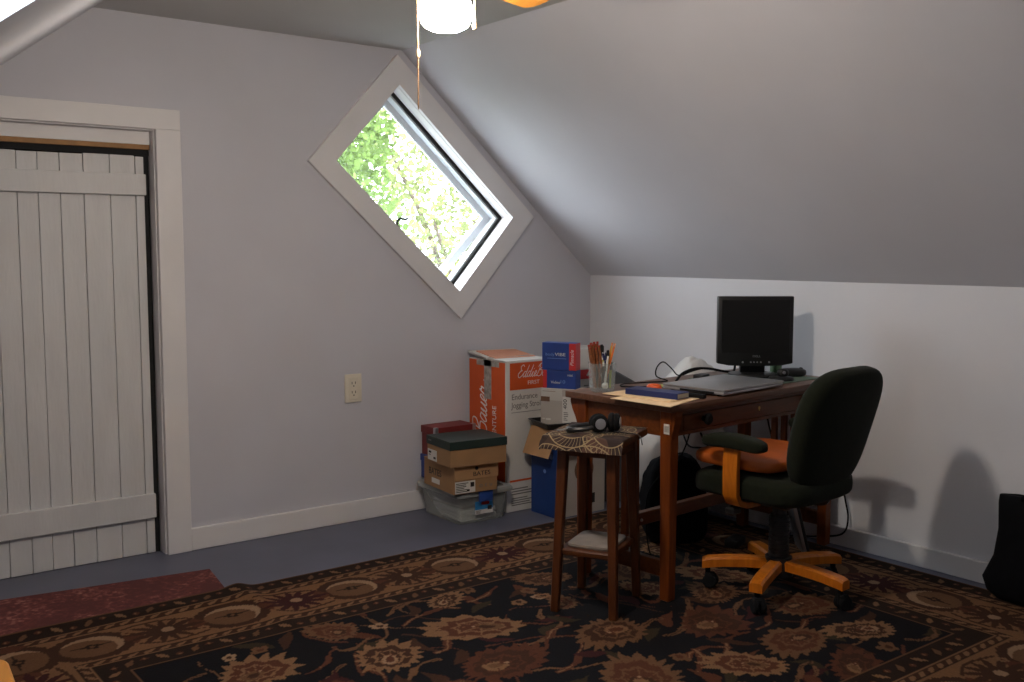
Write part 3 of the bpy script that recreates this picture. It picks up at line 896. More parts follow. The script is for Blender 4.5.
# ------------------------------------------------------------------ stool, cloth, headphones
SCN = Vector((2.442, 2.682, RZ)); SR = math.atan2(-0.88, 0.475)   # local x runs along the front edge
t = thing('wooden_stool', 'tall dark brown wooden stool with splayed legs beside the table end', 'stool', SCN, SR)
def lerp(a, b, k): return tuple(a[i] + (b[i] - a[i]) * k for i in range(3))
ft = {}
for sx in (-1, 1):
    for sy in (-1, 1):
        bot = Vector((sx * .110, sy * .136, 0)); top = Vector((sx * .090, sy * .108, .612))
        ft[(sx, sy)] = (bot, top)
        h0, h1 = .014, .018
        m = MB()
        sq = ((-1, -1), (1, -1), (1, 1), (-1, 1))
        m.hexa([(bot.x + a * h0, bot.y + b * h0, 0) for a, b in sq], [(top.x + a * h1, top.y + b * h1, .612) for a, b in sq], .003)
        m.build('leg', M['stool'], t, smooth=0)
m = MB(); m.box(-.150, .145, -.150, .138, .612, .636, .006, seg=2)
m.build('seat', M['stool'], t)
m = MB()
for s in (-1, 1):
    m.box(-.085, .085, s * .108 - .008, s * .108 + .008, .565, .612)
    m.box(s * .096 - .008, s * .096 + .008, -.095, .095, .565, .612)
m.build('seat_rail', M['stool'], t, smooth=0)
m = MB()
zz = .228
m.box(-.105, .105, -.128, .128, zz - .022, zz, .004)
m.build('lower_shelf', M['stool'], t, smooth=0)
m = MB(); m.super((0, 0, zz + .006), (.172, .200, .018), .3, .25, 36, 8)
sp2 = m.build('shelf_cover', M['shelfpad'], t); sp2['label'] = 'pale cushioned cover on the lower shelf'

def cloth_mat():
    m, nt, b = _nt('leaf_print_cloth')
    N, L = nt.nodes, nt.links
    def math_(op, a, b_=None, c=None):
        n = N.new('ShaderNodeMath'); n.operation = op
        for i, v in enumerate((a, b_, c)):
            if v is None: continue
            if isinstance(v, (int, float)): n.inputs[i].default_value = v
            else: L.new(v, n.inputs[i])
        return n.outputs[0]
    uv = N.new('ShaderNodeUVMap'); uv.uv_map = 'UVMap'
    sep = N.new('ShaderNodeSeparateXYZ'); L.new(uv.outputs['UV'], sep.inputs[0])
    x, y = sep.outputs['X'], sep.outputs['Y']
    out = None
    def add(v):
        nonlocal out
        out = v if out is None else math_('MAXIMUM', out, v)
    # overlapping leaf outlines: circles with combs of veins
    for cx, cy, r, tilt, ph in ((.16, -.26, .36, 0.6, .0), (.62, -.30, .42, -.5, .3), (.40, .30, .30, 1.0, .1), (.85, .25, .33, .3, .6), (.08, .42, .30, -.4, .2), (.60, .72, .34, .8, .4), (1.02, .80, .3, -.6, .1), (.2, .95, .32, .2, .5)):
        dx = math_('SUBTRACT', x, cx); dy = math_('SUBTRACT', y, cy)
        dd = math_('SQRT', math_('ADD', math_('MULTIPLY', dx, dx), math_('MULTIPLY', math_('MULTIPLY', dy, dy), 1.3)))
        ringd = math_('ABSOLUTE', math_('SUBTRACT', dd, r))
        add(math_('LESS_THAN', ringd, 0.0065))
        inside = math_('MULTIPLY', math_('LESS_THAN', dd, r), math_('GREATER_THAN', dd, r * .62))
        ang_ = math_('ARCTAN2', dy, dx)
        stripe = math_('LESS_THAN', math_('FRACT', math_('MULTIPLY', math_('ADD', ang_, math_('MULTIPLY', dd, tilt * 2)), 5.6)), 0.13)
        add(math_('MULTIPLY', stripe, inside))
        add(math_('LESS_THAN', math_('ABSOLUTE', math_('SUBTRACT', dd, r * .62)), 0.007))
    nz = N.new('ShaderNodeTexNoise'); nz.inputs['Scale'].default_value = 2.2
    L.new(uv.outputs['UV'], nz.inputs['Vector'])
    r1 = N.new('ShaderNodeValToRGB'); r1.color_ramp.interpolation = 'CONSTANT'
    r1.color_ramp.elements[0].color = (.115, .072, .058, 1); r1.color_ramp.elements[1].color = (.165, .088, .066, 1)
    r1.color_ramp.elements[1].position = .52
    e = r1.color_ramp.elements.new(.40); e.color = (.070, .045, .042, 1)
    L.new(nz.outputs['Fac'], r1.inputs['Fac'])
    mx = N.new('ShaderNodeMix'); mx.data_type = 'RGBA'
    L.new(out, mx.inputs['Factor']); L.new(r1.outputs['Color'], mx.inputs['A']); mx.inputs['B'].default_value = (.55, .42, .24, 1)
    L.new(mx.outputs['Result'], b.inputs['Base Color'])
    b.inputs['Roughness'].default_value = .85
    return m
def cloth():
    nu, nv = 56, 56
    SX, SY = .149, .150       # edges of the seat
    WX, WY = .160, .170       # half size of the cloth
    ox, oy = -.014, -.037
    bm = bmesh.new(); uvl = bm.loops.layers.uv.new('UVMap')
    V = []
    for i in range(nu + 1):
        row = []
        for j in range(nv + 1):
            u, v = -WX + 2 * WX * i / nu + ox, -WY + 2 * WY * j / nv + oy
            ex = max(0, abs(u) - SX); ey = max(0, abs(v) - SY)
            px, py = max(-SX, min(SX, u)), max(-SY, min(SY, v))
            over = math.hypot(ex, ey)
            R0 = .012
            k = min(over / R0, PI / 2)
            outw = R0 * math.sin(k); dn = R0 * (1 - math.cos(k)) + max(0, over - R0 * PI / 2) * .93
            outw += max(0, over - R0 * PI / 2) * .28
            sl = .004 * math.sin(u * 60 + 1) * min(1, over / .02) + .003 * math.sin(v * 55)* min(1, over / .02)
            if over > 1e-6:
                px += math.copysign(1, u) * ex / over * (outw + sl); py += math.copysign(1, v) * ey / over * (outw + sl)
            row.append(bm.verts.new((px, py, .0045 - dn + .0006 * math.sin(u * 40) * math.cos(v * 35))))
        V.append(row)
    for i in range(nu):
        for j in range(nv):
            f = bm.faces.new((V[i][j], V[i + 1][j], V[i + 1][j + 1], V[i][j + 1]))
            for l, (a, b) in zip(f.loops, ((i, j), (i + 1, j), (i + 1, j + 1), (i, j + 1))):
                l[uvl].uv = (a / nu, b / nv)
    bmesh.ops.solidify(bm, geom=bm.faces[:], thickness=.0015)
    mb = MB(); mb.bm.free(); mb.bm = bm
    o = mb.build('stool_cloth', cloth_mat(), None, 60, (SCN.x, SCN.y, RZ + .637), (0, 0, SR))
    tag(o, 'brown cloth with cream leaf print draped over the stool', 'cloth')
cloth()

HPZ = RZ + .6425
t = thing('headphones', 'black headphones with silver disc earcup lying on the printed cloth', 'headphones', (2.390, 2.660, HPZ), R(-37.4)); t.scale = (.86, .86, .86)
# local x runs across the view to the right, y away
for cx, cy, face in ((.030, -.01, -1), (.098, .02, -1)):
    tilt = Matrix.Translation((cx, cy, .041)) @ Matrix.Rotation(R(12 if cx < .05 else 78), 4, 'Z') @ Matrix.Rotation(R(90), 4, 'X')
    m = MB()
    m.lathe([(0, -.026), (.030, -.026), (.038, -.020), (.040, -.008), (.034, 0), (.038, .004), (.036, .016), (.026, .022), (0, .022)], 32, tilt)
    cup = m.build('ear_cup', M['blackmatte'], t)
    m = MB(); m.lathe([(.0, .0222), (.019, .0222), (.0225, .0235), (.022, .026), (.013, .0275), (0, .0275)], 28, tilt)
    d = m.build('disc', M['silver'], cup)
    if cx < .05: d['label'] = 'round silver disc on the ear cup'
m = MB()
m.tube([(.10, .045, .050), (.06, .075, .030), (-.01, .085, .018), (-.075, .045, .014), (-.095, -.005, .014), (-.06, -.035, .018), (.00, -.03, .026), (.028, .012, .040)], lambda k: .007 + .006 * math.sin(PI * k), 10)
m.build('headband', M['black'], t)
m = MB()
m.tube([(-.098, -.018, .020), (-.118, .002, .012), (-.140, .022, .006)], .0035, 8)
m.build('slider_wire', M['silver'], t)
m = MB()
m.tube([(.098, .0, .010), (.125, -.02, .004), (.16, -.045, .0035), (.183, -.068, .0035), (.194, -.083, -.006), (.200, -.090, -.035)], .0022, 6)
m.build('headphone_cable', M['black'], t)

# ------------------------------------------------------------------ things on the table
TZ = RZ + TH    # table top surface
def quadslab(name, pts, z0, z1, material, label, cat, group=None, bev=.0008):
    cx = sum(p[0] for p in pts) / len(pts); cy = sum(p[1] for p in pts) / len(pts)
    m = MB(); m.hexa([(p[0] - cx, p[1] - cy, 0) for p in pts], [(p[0] - cx, p[1] - cy, z1 - z0) for p in pts], bev)
    o = m.build(name, material, None, 0, (cx, cy, z0))
    return tag(o, label, cat, group)
def tq(cx, cy, w, h, rot):
    c, s = math.cos(rot), math.sin(rot)
    return [tw(cx + c * a - s * b, cy + s * a + c * b)[:2] for a, b in ((-w / 2, -h / 2), (w / 2, -h / 2), (w / 2, h / 2), (-w / 2, h / 2))]
quadslab('manila_folder', [(2.578, 2.765), (2.600, 2.478), (2.905, 2.580), (2.860, 2.800)], TZ + .0005, TZ + .0032, M['manila'], 'lower manila folder sticking out over the table corner', 'folder', 'manila folders on the table corner')
quadslab('manila_folder', [(2.625, 2.860), (2.672, 2.545), (2.800, 2.575), (2.815, 2.872)], TZ + .0036, TZ + .0075, M['manila'], 'upper manila folder lying right under the navy notebook', 'folder', 'manila folders on the table corner')
nb = thing('notebook', 'thick navy blue notebook on top of the manila folders', 'notebook', (2.738, 2.678, TZ + .008), R(-80))
m = MB(); m.box(-.118, .118, -.040, .040, 0, .0022, .0006); m.box(-.118, .118, -.040, .040, .0195, .0217, .0006); m.box(-.118, .118, -.042, -.0395, 0, .0217, .0006)
m.build('cover', M['navy'], nb, smooth=0)
m = MB(); m.box(-.115, .115, -.0393, .037, .0023, .0194)
m.build('page_block', M['pages'], nb, smooth=0)
e = MB(); e.super((0, 0, .017), (.060, .040, .034), .7, .8, 20, 10)
er = e.build('stress_ball', M['boxorange'], None, 40, (2.835, 2.79, TZ + .0005), (0, 0, R(-60))); tag(er, 'small flattened orange-red lump just behind the navy notebook', 'ball')
quadslab('desk_mat', tq(.875, .255, .45, .36, R(-2)), TZ + .0003, TZ + .0028, M['matgreen'], 'grey-green desk mat under the monitor foot', 'mat')
lt = thing('laptop', 'closed silver laptop lying near the front edge of the table', 'laptop', (*tw(.515, .155)[:2], TZ + .003), TR + R(2))
m = MB(); m.box(-.208, .212, -.145, .145, .004, .0155, .004, seg=2)
m.build('base', M['silver'], lt)
m = MB(); m.box(-.208, .212, -.147, .145, .0165, .0255, .003, seg=2)
m.build('lid', M['lid_silver'], lt)
for sx in (-.185, .185):
    for sy in (-.11, .11):
        m = MB(); m.cyl((sx, sy, -.0027 if sx < .1 else -.0001), (sx, sy, .004), .009)
        m.build('rubber_foot', M['blackmatte'], lt)
m = MB(); m.box(-.2088, -.2075, -.10, .06, .006, .0135)
m.build('port_strip', M['blackmatte'], lt, smooth=0)
ad = MB(); ad.box(-.055, .055, -.014, .014, 0, .018, .004, seg=2)  # dark block put in for the laptop's shadow at its left end
o = ad.build('laptop_shadow_block', M['blackmatte'], None, 30, (2.838, 2.595, TZ + .0005), (0, 0, R(-72))); tag(o, 'small black oblong standing in for the shadow beside the closed silver laptop', 'adapter')

# monitor
MC = Vector((3.505, 2.845, TZ + .003)); MR = R(-37.4)
t = thing('computer_monitor', 'black square flat monitor standing on the table by the white wall', 'monitor', MC, MR)
MW, MHt, Mz0 = .328, .304, .050
m = MB()
# bezel: outer frame with a slightly bowed chin
m.hexa([(-MW / 2, -.016, Mz0 + .012), (-MW / 2 + .05, -.016, Mz0 + .003), (0, -.016, Mz0), (MW / 2 - .05, -.016, Mz0 + .003), (MW / 2, -.016, Mz0 + .012), (MW / 2, -.016, Mz0 + MHt), (-MW / 2, -.016, Mz0 + MHt)][::1],
       [(-MW / 2, .018, Mz0 + .012), (-MW / 2 + .05, .018, Mz0 + .003), (0, .018, Mz0), (MW / 2 - .05, .018, Mz0 + .003), (MW / 2, .018, Mz0 + .012), (MW / 2, .018, Mz0 + MHt), (-MW / 2, .018, Mz0 + MHt)], .004, 2)
bmesh.ops.recalc_face_normals(m.bm, faces=m.bm.faces[:])
bz = m.build('bezel', M['black'], t)
m = MB(); m.box(-MW / 2 + .016, MW / 2 - .016, -.0175, -.0155, Mz0 + .058, Mz0 + MHt - .014, .0006)
m.build('screen', M['screen'], t, smooth=0)
m = MB()
m.super((0, .03, Mz0 + .16), (.25, .06, .22), .3, .3, 24, 12)
m.build('back_shell', M['black'], t)
m = MB(); m.hexa([(-.055, .03, .012), (.055, .03, .012), (.055, .06, .012), (-.055, .06, .012)], [(-.05, .018, Mz0 + .1), (.05, .018, Mz0 + .1), (.05, .05, Mz0 + .1), (-.05, .05, Mz0 + .1)], .004)
m.build('neck', M['black'], t, smooth=0)
m = MB(); m.super((0, .02, .009), (.21, .17, .020), .4, .7, 40, 10)
m.build('foot', M['black'], t)
text('logo_lettering', 'DELL', .0125, (.006, -.0162, Mz0 + .0395), FY, M['silver'], bz, align='CENTER', sx=1.25)
for bx in (-.057, -.022, -.008, .006, .022, .058):
    m = MB(); m.cyl((bx + .003, -.0185, Mz0 + .018), (bx + .003, -.015, Mz0 + .018), .0042 if abs(bx) > .05 else .0034, seg=12)
    m.build('button', M['silver'], bz)
# mouse, puck, jar
mo = thing('computer_mouse', 'black computer mouse to the right of the monitor foot', 'mouse', (3.665, 2.765, TZ + .003), R(-30))
m = MB(); m.super((0, 0, .017), (.125, .066, .040), .7, .7, 28, 14, fn=lambda p: Vector((p.x, p.y, max(-.0165, p.z))))
m.build('shell', M['black'], mo)
m = MB(); m.cyl((.04, -.004, .030), (.04, .004, .030), .009, seg=16)
m.build('scroll_wheel', M['blackmatte'], mo)
pk = thing('webcam', 'small black webcam on round foot before the monitor foot', 'webcam', (3.505, 2.700, TZ + .003), R(-37))
m = MB(); m.super((0, 0, .009), (.105, .075, .020), .5, .8, 28, 10)
m.build('foot', M['black'], pk)
m = MB(); m.super((.008, 0, .034), (.05, .035, .034), .8, .9, 20, 10)
hd = m.build('head', M['black'], pk)
m = MB(); m.cyl((.008, -.0185, .036), (.008, -.0165, .036), .007, seg=16)
m.build('lens', M['chrome'], hd)
jr = thing('glass_jar', 'small greenish glass jar partly behind the monitor', 'jar', (3.655, 2.845, TZ + .003))
m = MB(); m.lathe([(0, 0), (.024, 0), (.026, .004), (.026, .05), (.020, .058), (.020, .066), (.018, .066), (.018, .057), (.023, .05), (.023, .006), (0, .006)], 24)
M['greenglass'] = glassy('green_glass', (.35, .5, .33), .55, .05)
m.build('body', M['greenglass'], jr)
m = MB(); m.lathe([(0, .067), (.021, .067), (.021, .060), (.0215, .060), (.0215, .069), (0, .069)], 24)
m.build('lid', M['silver'], jr)
# cables on the table
def cable(name, pts, r, label, group=None, material=None):
    m = MB(); p0 = Vector(pts[0])
    m.tube([tuple(Vector(p) - p0) for p in pts], r, 8)
    o = m.build(name, material or M['blackmatte'], None, 60, p0)
    return tag(o, label, 'cable', group)
def tc_(a, b, z): return tw(a, b, TZ + z)
cable('charger_cable', [tc_(.335, .37, .004), tc_(.28, .40, .004), tc_(.24, .455, .004), tc_(.30, .495, .005), tc_(.42, .47, .004), tc_(.50, .43, .006), tc_(.44, .44, .03), tc_(.46, .455, .065), tc_(.52, .47, .082), tc_(.57, .465, .050), tc_(.62, .475, .018), tc_(.68, .49, .012)], .0028, 'thin black cable standing up in a loop on the table')
cable('monitor_cable', [tc_(.52, .40, .006), tc_(.60, .43, .030), tc_(.68, .43, .044), tc_(.76, .415, .040), tc_(.84, .40, .024), tc_(.92, .40, .015), tc_(.99, .44, .040)], .0055, 'thick black cable arching behind the laptop to the monitor')
cable('power_cable', [tc_(.72, .525, .005), tc_(.78, .515, .020), tc_(.84, .50, .028), tc_(.90, .50, .018), tc_(.96, .52, .006)], .0042, 'black power cable lying behind the thick arched cable')
quadslab('sticky_note', tq(.395, .385, .075, .05, R(30)), TZ + .0004, TZ + .0014, M['yellowgreen'], 'yellow-green paper slip by the cable behind the laptop', 'paper')
m = MB(); m.box(-.04, .04, -.022, .022, 0, .026, .004, seg=2)
o = m.build('power_adapter', M['black'], None, 30, (*tw(.665, .38)[:2], TZ + .0005), (0, 0, R(20))); tag(o, 'black power adapter behind the laptop before the monitor cables', 'adapter')

# glass cup of pens
CUPP = Vector((2.700, 2.945, TZ + .0005))
cp = thing('glass_cup', 'square clear glass tumbler full of pens at the table corner', 'cup', CUPP, R(-30))
m = MB()
def sqr(r, z, n=6):
    out = []
    for c, (sx, sy) in enumerate(((1, 1), (-1, 1), (-1, -1), (1, -1))):
        for k in range(n):
            a = PI / 2 * c + PI / 2 * k / (n - 1)
            q = r * .35
            out.append((sx * (r - q) + q * math.cos(a), sy * (r - q) + q * math.sin(a), z))
    return out
def loft(mb, rings):
    b = bmesh.new()
    rr = [[b.verts.new(p) for p in rg] for rg in rings]
    for a, c in zip(rr[:-1], rr[1:]):
        for k in range(len(a)): b.faces.new((a[k], a[(k + 1) % len(a)], c[(k + 1) % len(a)], c[k]))
    b.faces.new(rr[0][::-1]); b.faces.new(rr[-1])
    bmesh.ops.recalc_face_normals(b, faces=b.faces[:])
    mb._merge(b)
loft(m, [sqr(.041, 0), sqr(.0445, .006), sqr(.047, .060), sqr(.049, .112), sqr(.0465, .112), sqr(.0445, .060), sqr(.042, .014), sqr(.035, .012)])
m.build('tumbler', M['cupglass'], cp)
pen_m = {}
for k, c in dict(pattern=(.20, .060, .016), black=(.012, .012, .013), white=(.72, .72, .70), blue=(.03, .07, .26), yellow=(.66, .36, .03), orange=(.68, .17, .02), green=(.28, .33, .05), darkblue=(.02, .025, .09)).items():
    pen_m[k] = mat('pen_' + k, c, .4, .35 if k == 'pattern' else .06, 220 if k == 'pattern' else 20)
def pen(kind, x, y, tx, ty, length, label, r=.0038, z0=.015, group='pens and pencils in the glass cup'):
    ca, sa = math.cos(R(-37.4)), math.sin(R(-37.4))
    rotv = lambda a, b: (a * ca - b * sa, a * sa + b * ca)
    b0 = rotv(x, y); t0 = rotv(tx, ty)
    base = Vector((CUPP.x + b0[0], CUPP.y + b0[1], CUPP.z + z0))
    d = Vector((t0[0] - b0[0], t0[1] - b0[1], 0)); hh = math.sqrt(max(1e-6, length ** 2 - d.length ** 2)); d.z = hh
    o = thing('pencil' if kind in ('pattern', 'yellow', 'orange') else 'pen', label, 'pencil' if kind in ('pattern', 'yellow', 'orange') else 'pen', base, 0, group)
    m = MB(); m.cyl((0, 0, 0), d * (.96 if kind == 'pattern' else .93), r, seg=6 if kind in ('yellow', 'orange', 'pattern') else 12)
    m.build('barrel', pen_m[kind], o)
    m = MB()
    cap = {'pattern': M['tipred'], 'yellow': M['peach'], 'orange': M['peach']}.get(kind, pen_m[kind])
    if kind in ('yellow', 'orange', 'pattern'):
        m.cyl(d * (.96 if kind == 'pattern' else .93), d, r * 1.02, seg=12)
        m.build('eraser', cap, o)
    else:
        m.cyl(d * .80, d, r * 1.35, r * 1.1, seg=12)
        m.box(-.0016, .0016, -r * 2, -r * 1.2, 0, .03, 0, Matrix.Translation(d * .8))
        m.build('cap', M['black'] if kind in ('blue', 'green') else cap, o)
    return o
pl_ = 'brown patterned pencil with red end in the crowded left of the cup'
pats = [(-.030, -.006, -.054, -.008, .170), (-.027, .012, -.044, .012, .176), (-.022, -.014, -.040, -.018, .172), (-.016, .004, -.032, .004, .180), (-.012, -.012, -.024, -.014, .174), (-.008, .014, -.018, .016, .180), (-.026, -.024, -.050, -.026, .162), (.008, -.026, -.016, -.028, .170), (-.020, .022, -.036, .022, .172), (-.004, -.026, -.028, -.028, .160)]
for p in pats:
    pen('pattern', *p, pl_, .0048, group='brown patterned pencils in the glass cup')
pen('black', .004, .004, -.004, -.020, .172, 'black pen rising highest just right of the patterned pencils', .0052)
pen('black', -.022, -.022, -.020, -.022, .090, 'short black pen low against the left side of the cup', .0055)
pen('black', -.002, -.028, .004, -.030, .085, 'short black pen low at the front of the glass cup', .006)
pen('black', .018, -.012, .010, -.006, .100, 'stubby black pen behind the white brush in the cup', .0058)
pen('darkblue', .020, -.006, .002, -.024, .140, 'dark blue pen with cap leaning in the middle of the cup', .005)
pen('blue', .010, .012, .022, -.014, .150, 'blue pen with black cap right of the white brush', .0052)
pen('yellow', .012, .010, .040, .004, .178, 'yellow pencil leaning to the right with pink eraser', .004)
pen('orange', .006, -.024, .050, -.004, .180, 'orange pencil slanting across the glass to the right', .004)
pen('green', .030, -.016, .034, -.016, .088, 'short green pen upright at the right side of the cup', .0045)
wb = thing('dish_brush', 'white plastic brush standing head down in the glass cup', 'brush', CUPP + Vector((-.010, -.030, .016)), R(-37.4))
m = MB(); m.tube([(0, 0, .014), (.004, 0, .07), (.010, -.001, .125)], .0042, 8)
m.build('handle', pen_m['white'], wb)
m = MB(); m.super((-.002, 0, .008), (.026, .014, .026), .7, .7, 20, 10, fn=lambda p: Vector((p.x, p.y, p.z * (1 + 8 * p.x))))
m.build('brush_head', pen_m['white'], wb)
wt = thing('marker', 'thick white marker with yellow band sticking up in the cup', 'marker', CUPP + Vector((-.006, -.008, .014)), R(-37.4))
m = MB(); m.cyl((0, 0, 0), (.004, -.012, .140), .0068, seg=14); m.build('barrel', pen_m['white'], wt)
m = MB(); m.cyl((.0026, -.0078, .098), (.0030, -.0094, .112), .0072, seg=14); m.build('band', M['yellowgreen'], wt)

# ------------------------------------------------------------------ office chair
CH = Vector((3.075, 2.361, RZ))
t = thing('office_chair', 'dark green swivel office chair with orange wood arms and base', 'chair', CH, R(4))
# local frame: the chair faces +y
m = MB()
m.cyl((0, 0, .068), (0, 0, .139), .056, .050, 24)
m.cyl((0, 0, .135), (0, 0, .30), .034, .034, 24)
for i in range(9): m.cyl((0, 0, .145 + i * .017), (0, 0, .155 + i * .017), .0385, .0385, 24)
m.cyl((0, 0, .29), (0, 0, .370), .026, .026, 20)
m.build('gas_column', M['black'], t)
for k in range(5):
    a = R(202 - 4 + 72 * k)
    rot = Matrix.Rotation(a, 4, 'Z')
    m = MB()
    prof = [(.035, .094, .132, .026), (.12, .094, .132, .027), (.20, .090, .127, .027), (.262, .082, .120, .026), (.283, .078, .112, .024)]
    b = bmesh.new(); rings = []
    for x, z0, z1, w in prof:
        q = .008
        rg = [(x, -w, z0), (x, w, z0), (x, w, z1 - q), (x, w - q, z1), (x, -w + q, z1), (x, -w, z1 - q)]
        rings.append([b.verts.new(p) for p in rg])
    for r0, r1 in zip(rings[:-1], rings[1:]):
        for i in range(6): b.faces.new((r0[i], r0[(i + 1) % 6], r1[(i + 1) % 6], r1[i]))
    b.faces.new(rings[0][::-1]); b.faces.new(rings[-1])
    bmesh.ops.recalc_face_normals(b, faces=b.faces[:])
    m._merge(b, rot)
    arm = m.build('base_arm', M['orange'], t, smooth=40)
    m = MB()
    cas = rot @ Matrix.Translation((.262, 0, 0)) @ Matrix.Rotation(R(40 + 31 * k), 4, 'Z')
    for s in (-1, 1):
        m.lathe([(0, -.009), (.022, -.009), (.0265, -.005), (.0265, .005), (.022, .009), (0, .009)], 24, cas @ Matrix.Translation((.012, s * .014, .0268)) @ Matrix.Rotation(R(90), 4, 'X'))
    m.cyl((.262 * math.cos(a), .262 * math.sin(a), .025), (.262 * math.cos(a), .262 * math.sin(a), .082), .010)
    m.box(-.008, .026, -.022, .022, .030, .058, .006, cas)
    m.build('caster', M['blackmatte'], arm)
m = MB(); m.box(-.11, .11, -.12, .12, .365, .387, .004); m.box(-.05, .05, -.06, .06, .330, .365, .006)
mech = m.build('tilt_mechanism', M['black'], t, smooth=0)
m = MB(); m.tube([(-.05, .03, .352), (-.12, .06, .348), (-.17, .075, .340)], .006, 8); m.box(-.215, -.160, .055, .095, .318, .346, .006)
m.build('lever', M['black'], mech)
def seatfn(p):
    k = max(0, p.y / .26)
    return Vector((p.x * (1 - .06 * k), p.y, p.z - .018 * k ** 3 + .003 * (abs(p.x) / .26) ** 2))
m = MB(); m.super((-.030, .015, .432), (.460, .49, .105), .45, .42, 44, 18, fn=seatfn)
m.build('seat', M['green'], t, smooth=60)
# back rest: leaning cushion, narrower towards the bottom
rec = R(-15)
def backfn(p):
    zz = p.z / .26
    w = 1.0 + .09 * zz - .05 * zz * zz
    y = p.y + .020 * (p.x / .24) ** 2 - .010 * zz * zz
    return Vector((p.x * w, y, p.z))
m = MB(); m.super((0, 0, 0), (.462, .105, .466), .60, .6, 56, 24, fn=None)
bm2 = m.bm
for v in bm2.verts:
    v.co = backfn(v.co)
BKM = Matrix.Translation((-.006, -.232, .656)) @ Matrix.Rotation(rec * -1, 4, 'X')
bm2.transform(BKM)
m.build('backrest', M['green'], t, smooth=60)
m = MB()
m.tube([(0, -.08, .376), (0, -.17, .378), (0, -.198, .405), (0, -.198, .50), (0, -.225, .60)], .014, 10)
m.build('back_support', M['black'], t)
for s in (-1, 1):
    m = MB()
    # bent wood strip: under the seat, up the side, to the pad
    path = [(s * .14, .018, .368), (s * .22, .018, .370), (s * .262, .018, .384), (s * .280, .018, .416), (s * .282, .018, .50), (s * .278, .018, .590)]
    hw, th = .030, .010
    b = bmesh.new(); rings = []
    P = [Vector(p) for p in path]
    for i, p in enumerate(P):
        tn = (P[min(i + 1, len(P) - 1)] - P[max(i - 1, 0)]).normalized()
        nn = Vector((tn.z, 0, -tn.x))
        rings.append([b.verts.new(p + Vector((0, d, 0)) + nn * e) for d, e in ((-hw, -th), (hw, -th), (hw, th), (-hw, th))])
    for r0, r1 in zip(rings[:-1], rings[1:]):
        for i in range(4): b.faces.new((r0[i], r0[(i + 1) % 4], r1[(i + 1) % 4], r1[i]))
    b.faces.new(rings[0][::-1]); b.faces.new(rings[-1])
    bmesh.ops.recalc_face_normals(b, faces=b.faces[:])
    m._merge(b)
    sup = m.build('arm_support', M['orange'], t, smooth=50)
    m = MB(); m.super((s * .278, .010, .606), (.080, .262, .052), .6, .5, 28, 14, fn=lambda p: Vector((p.x, p.y, p.z + .006 * math.cos(p.y * 18))))
    m.build('arm_pad', M['green'], t, smooth=60)
# loose cushion on the seat
m = MB(); m.super((0, 0, .030), (.44, .38, .060), .5, .4, 44, 14)
ca, sa = math.cos(R(4)), math.sin(R(4))
cu = m.build('seat_cushion', M['pad'], None, 60, (CH.x + ca * -.025 - sa * .065, CH.y + sa * -.025 + ca * .065, RZ + .4905), (0, 0, R(4)))
tag(cu, 'flat orange-red cushion lying on the green chair seat', 'cushion')

# ------------------------------------------------------------------ boxes by the gable wall
def strips(mb, x0, x1, y, z0, z1, rows, fill=.8):
    """small printed lines on a face looking to -Y"""
    h = (z1 - z0) / rows
    for i in range(rows):
        w = (x1 - x0) * rng.uniform(.5, 1) * fill
        mb.box(x0, x0 + w, y - .0004, y, z0 + i * h, z0 + i * h + h * .45)
# clear storage bin
t = thing('storage_bin', 'clear lidded plastic storage bin at the bottom of the box stack', 'bin', (2.797, 4.045, 0.001), R(-1))
m = MB()
def rr_(hx, hy, z, q=.03, n=5):
    out = []
    for c, (sx, sy) in enumerate(((1, 1), (-1, 1), (-1, -1), (1, -1))):
        for k in range(n):
            a = PI / 2 * c + PI / 2 * k / (n - 1)
            out.append((sx * (hx - q) + q * math.cos(a), sy * (hy - q) + q * math.sin(a), z))
    return out
loft(m, [rr_(.130, .158, 0), rr_(.135, .163, .006), rr_(.148, .176, .135), rr_(.160, .188, .140), rr_(.160, .188, .146), rr_(.145, .173, .146), rr_(.132, .160, .010), rr_(.128, .156, .004)])
m.build('tub', M['clear'], t, smooth=40)
m = MB()
loft(m, [rr_(.166, .194, .136), rr_(.168, .196, .150), rr_(.162, .190, .160), rr_(.135, .163, .161), rr_(.133, .161, .156), rr_(.160, .188, .148)])
m.build('lid', M['lidclear'], t, smooth=40)
m = MB()
m.box(-.050, .028, -.206, -.192, .108, .163, .005, seg=2)
lt_ = m.build('latch', M['midblue'], t); lt_['label'] = 'blue snap latch'
m = MB(); m.box(-.060, .042, -.1815, -.1805, .045, .107)
lb = m.build('product_label', M['labelblue'], t, smooth=0); lb['label'] = 'blue and white sticker'
m = MB(); m.box(-.060, .042, -.1824, -.1816, .045, .066)
m.build('label_foot', M['white'], lb, smooth=0)
m = MB(); m.box(-.022, .020, -.1826, -.1818, .088, .102, .003)
m.build('label_badge', M['red'], lb, smooth=0)
m = MB(); strips(m, -.055, .0, -.1824, .049, .064, 3); m.box(.012, .036, -.1826, -.182, .060, .080)
m.build('label_print', M['ink'], lb, smooth=0)
st_ = thing('paper_stack', 'pale papers lying inside the clear storage bin', 'papers', (2.793, 4.045, 0.006), R(-1))
m = MB()
for i in range(5):
    w = rng.uniform(.09, .105); m.box(-w, w, -.135 + rng.uniform(0, .01), .13, .0005 + i * .011, .0105 + i * .011, .001, Matrix.Rotation(rng.uniform(-.05, .05), 4, 'Z'))
m.build('sheets', M['paper'], st_, smooth=0)
m = MB(); m.box(-.10, .10, -.12, .12, .058, .074, .002, Matrix.Rotation(.06, 4, 'Z'))
m.build('grey_folder', M['greybox'], st_, smooth=0)

ZL_ = .1635
